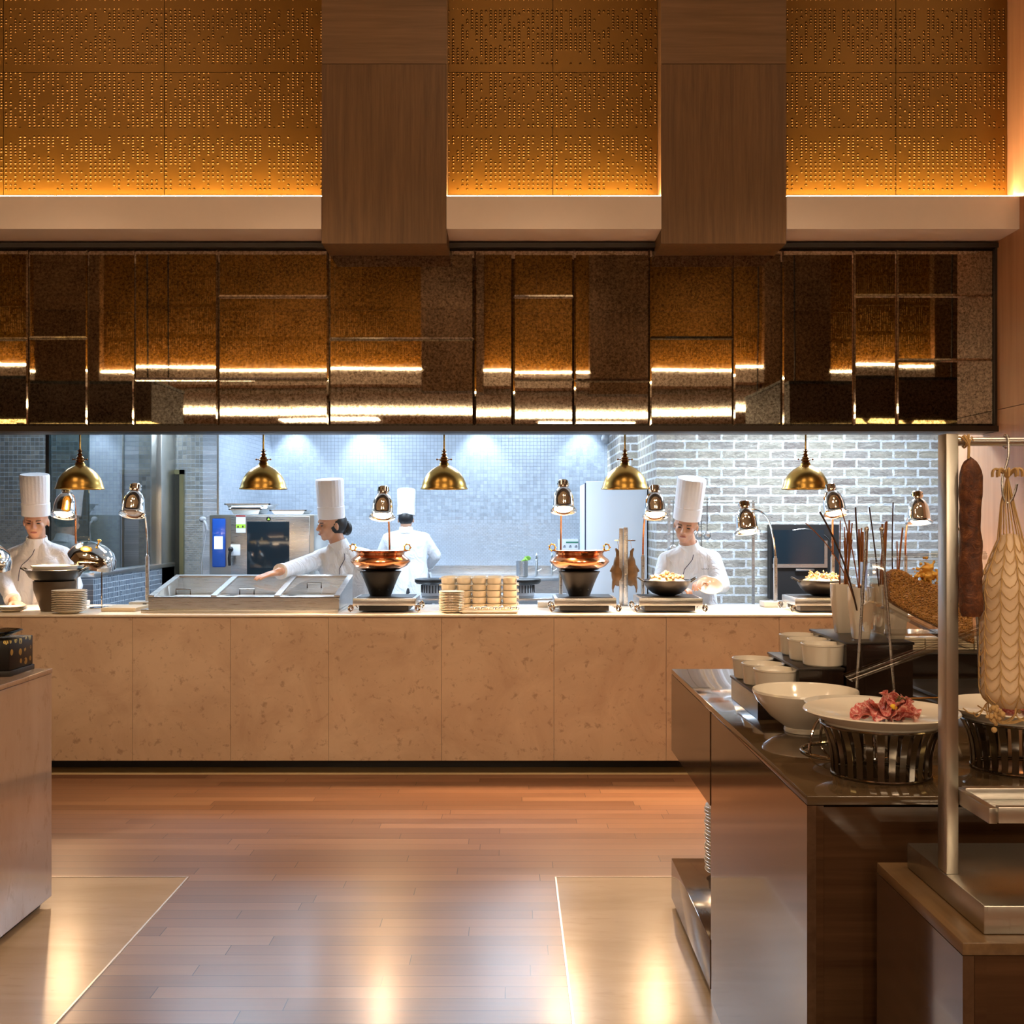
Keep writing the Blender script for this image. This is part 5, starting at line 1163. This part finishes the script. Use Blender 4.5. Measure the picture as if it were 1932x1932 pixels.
        for p in pts:
            if p is None or (q_ and (p-q_[-1]).length > .055): break
            q_.append(p)
        pts = q_
        if len(pts) > 3: MB().tube(pts, .0024, 6).build('piping', M_['navy'], root)
        lg = [proj(.06+.008*k, chest.z+.02+.003*(-1)**k) for k in range(7)]; lg = [p for p in lg if p]
        if len(lg) > 2: MB().tube(lg, .0012, 5).build('embroidery', M_['navy'], root)
    # trousers / apron
    tr = MB()
    tr.cap(hip-side*.08-Vector((0, 0, .1)), .11, hip+side*.08-Vector((0, 0, .1)), .11)
    for s in (-1, 1):
        hj = hip+side*.085*s; kn = Vector((hj.x+side.x*.01*s, hip.y+foot_y*.5-.03, .48)); an = Vector((hj.x+side.x*.02*s, hip.y+foot_y, .12))
        tr.cap(hj, .102, kn, .075); tr.cap(kn, .075, an, .06)
    voxel(tr, 'trousers', M_['trousers'], root, .009, 3)
    for s in (-1, 1):
        an = Vector(((hip+side*.085*s).x+side.x*.02*s, hip.y+foot_y, .085)); sb_ = MB(); sb_.cap(an+Vector((0, .02, -.038)), .046, an+Vector((0, -.13, -.044)), .040); voxel(sb_, 'shoe', M_['black'], root, .006, 2)
    if apron:
        a = MB(); N = 26; vs = []; 
        for i, (z_, rr) in enumerate(((hip.z+.10, .215), (hip.z, .235), (.75, .245), (.5, .255))):
            for k in range(N+1):
                an = -PI*.12+PI*1.24*k/N+(PI if logo != 'back' else 0); q = 1+.015*math.sin(k*1.7+i)
                for r_ in (rr, rr+.004): vs.append(Vector((hip.x+r_*q*math.cos(an), hip.y+.72*r_*q*math.sin(an), z_)))
        W = 2*(N+1); fs = []
        for i in range(3):
            for k in range(N):
                a0 = i*W+2*k; fs.append((a0, a0+2, a0+2+W, a0+W)); fs.append((a0+1, a0+1+W, a0+3+W, a0+3))
        a.add(vs, fs).build('apron', M_['apron'], root)
    # hair
    h = MB()
    if hair == 'short': h.ell(hp(0, .028, .014), (.0755*S, .082*S, .074*S), H)
    else:
        h.ell(hp(0, .03, .008), (.0775*S, .085*S, .088*S), H); h.ell(hp(0, .115, -.035), (.038*S, .035*S, .05*S), H); h.cap(hp(0, .075, .01), .04*S, hp(0, .10, -.05), .03*S)
    h.build('hair', M_['hair'], root)
    # toque
    t0 = head+H @ (Vector((0, .008, .045))*S)
    rb, rt = hat_r*S, hat_r*1.04*S
    MB().lathe([(rb-.004, 0), (rb, 0), (rb+.001, hat_h*.3), (rb-.002, hat_h*.31), (rb, hat_h*.5), (rt, hat_h*.96), (rt-.006, hat_h), (rt*.5, hat_h-.006), (0, hat_h-.01)], t0, 96, H, wob=lambda a, i: 1+(.012*math.cos(24*a) if i in (4, 5, 6) else 0)).build('toque', M_['toque'], root)
    return root
# left chef: upright, facing forward, right forearm working low on the counter
d = 7.76; pp = lambda px, py, dd=7.76: at(px, py, dd)
person('chef in white jacket and tall hat standing at far left, looking down at the counter',
       (X(66, d), 7.74, .93), pp(72, 1072, 7.78), pp(70, 1024, 7.76), pp(68, 985, 7.72), 12, 10, 0,
       [pp(26, 1050, 7.80), pp(118, 1048, 7.80)], [pp(4, 1092, 7.68), pp(140, 1105, 7.76)], [pp(26, 1136, 7.42), pp(130, 1126, 7.58)],
       [(.62, -.55, -.12), (-.6, -.6, -.15)], [(0, 0, 1), (0, 0, 1)], [.3, .3], hat_h=.285, hat_r=.088, hsc=1.06, foot_y=.08)
# reaching chef
person('chef in white jacket leaning left, reaching an arm over the glass-lidded case',
       (X(664, 8.05), 8.02, .92), at(656, 1080, 7.92), at(640, 1032, 7.88), at(624, 990, 7.86), -58, 6, 6,
       [at(603, 1054, 7.90), at(690, 1052, 8.0)], [at(560, 1070, 7.64), at(706, 1112, 8.02)], [at(526, 1079, 7.36), at(680, 1150, 7.86)],
       [(-.86, -.42, -.22), (-.3, -.8, -.3)], [(-.2, -.3, .9), (0, 0, 1)], [.10, .5], hair='bun', hat_h=.275, foot_y=.04, hat_r=.090, hsc=1.06)
# back chef
person('chef seen from behind in white jacket and apron, working at the tiled back wall',
       (X(772, 11.0), 10.98, .93), at(768, 1030, 11.02), at(766, 1003, 11.05), at(766, 981, 11.06), 180, 8, 0,
       [at(801, 1017, 11.05), at(733, 1017, 11.05)], [at(822, 1048, 11.1), at(718, 1050, 11.1)], [at(806, 1072, 11.3), at(738, 1072, 11.3)],
       [(-.3, .9, -.1), (.3, .9, -.1)], [(0, 0, 1), (0, 0, 1)], [.4, .4], apron=True, logo='back', hat_h=.265, hat_r=.088)
# right chef
person('chef in white jacket looking down at the wok, standing before the brick wall',
       (X(1300, 7.95), 7.93, .93), at(1302, 1078, 7.90), at(1300, 1034, 7.84), at(1294, 992, 7.78), -18, 13, 9,
       [at(1258, 1058, 7.86), at(1344, 1056, 7.88)], [at(1246, 1100, 7.76), at(1362, 1104, 7.72)], [at(1276, 1112, 7.46), at(1326, 1100, 7.40)],
       [(.55, -.75, .1), (-.45, -.8, .05)], [(0, .2, 1), (0, .2, 1)], [.5, .5], hat_h=.29, foot_y=.03, hat_r=.090, hsc=1.08)
b = MB(); q = at(1335, 1092, 7.28); q.z -= .0
pw = plate_mesh(.085, .55, .02); me = pw.build('plate', M_['china']); me.location = (X(1338, 7.3), 7.3, 1.098); me.rotation_euler = (R(38), 0, 0)
tag(me, 'white plate held tilted over the wok by the right chef', 'plate')
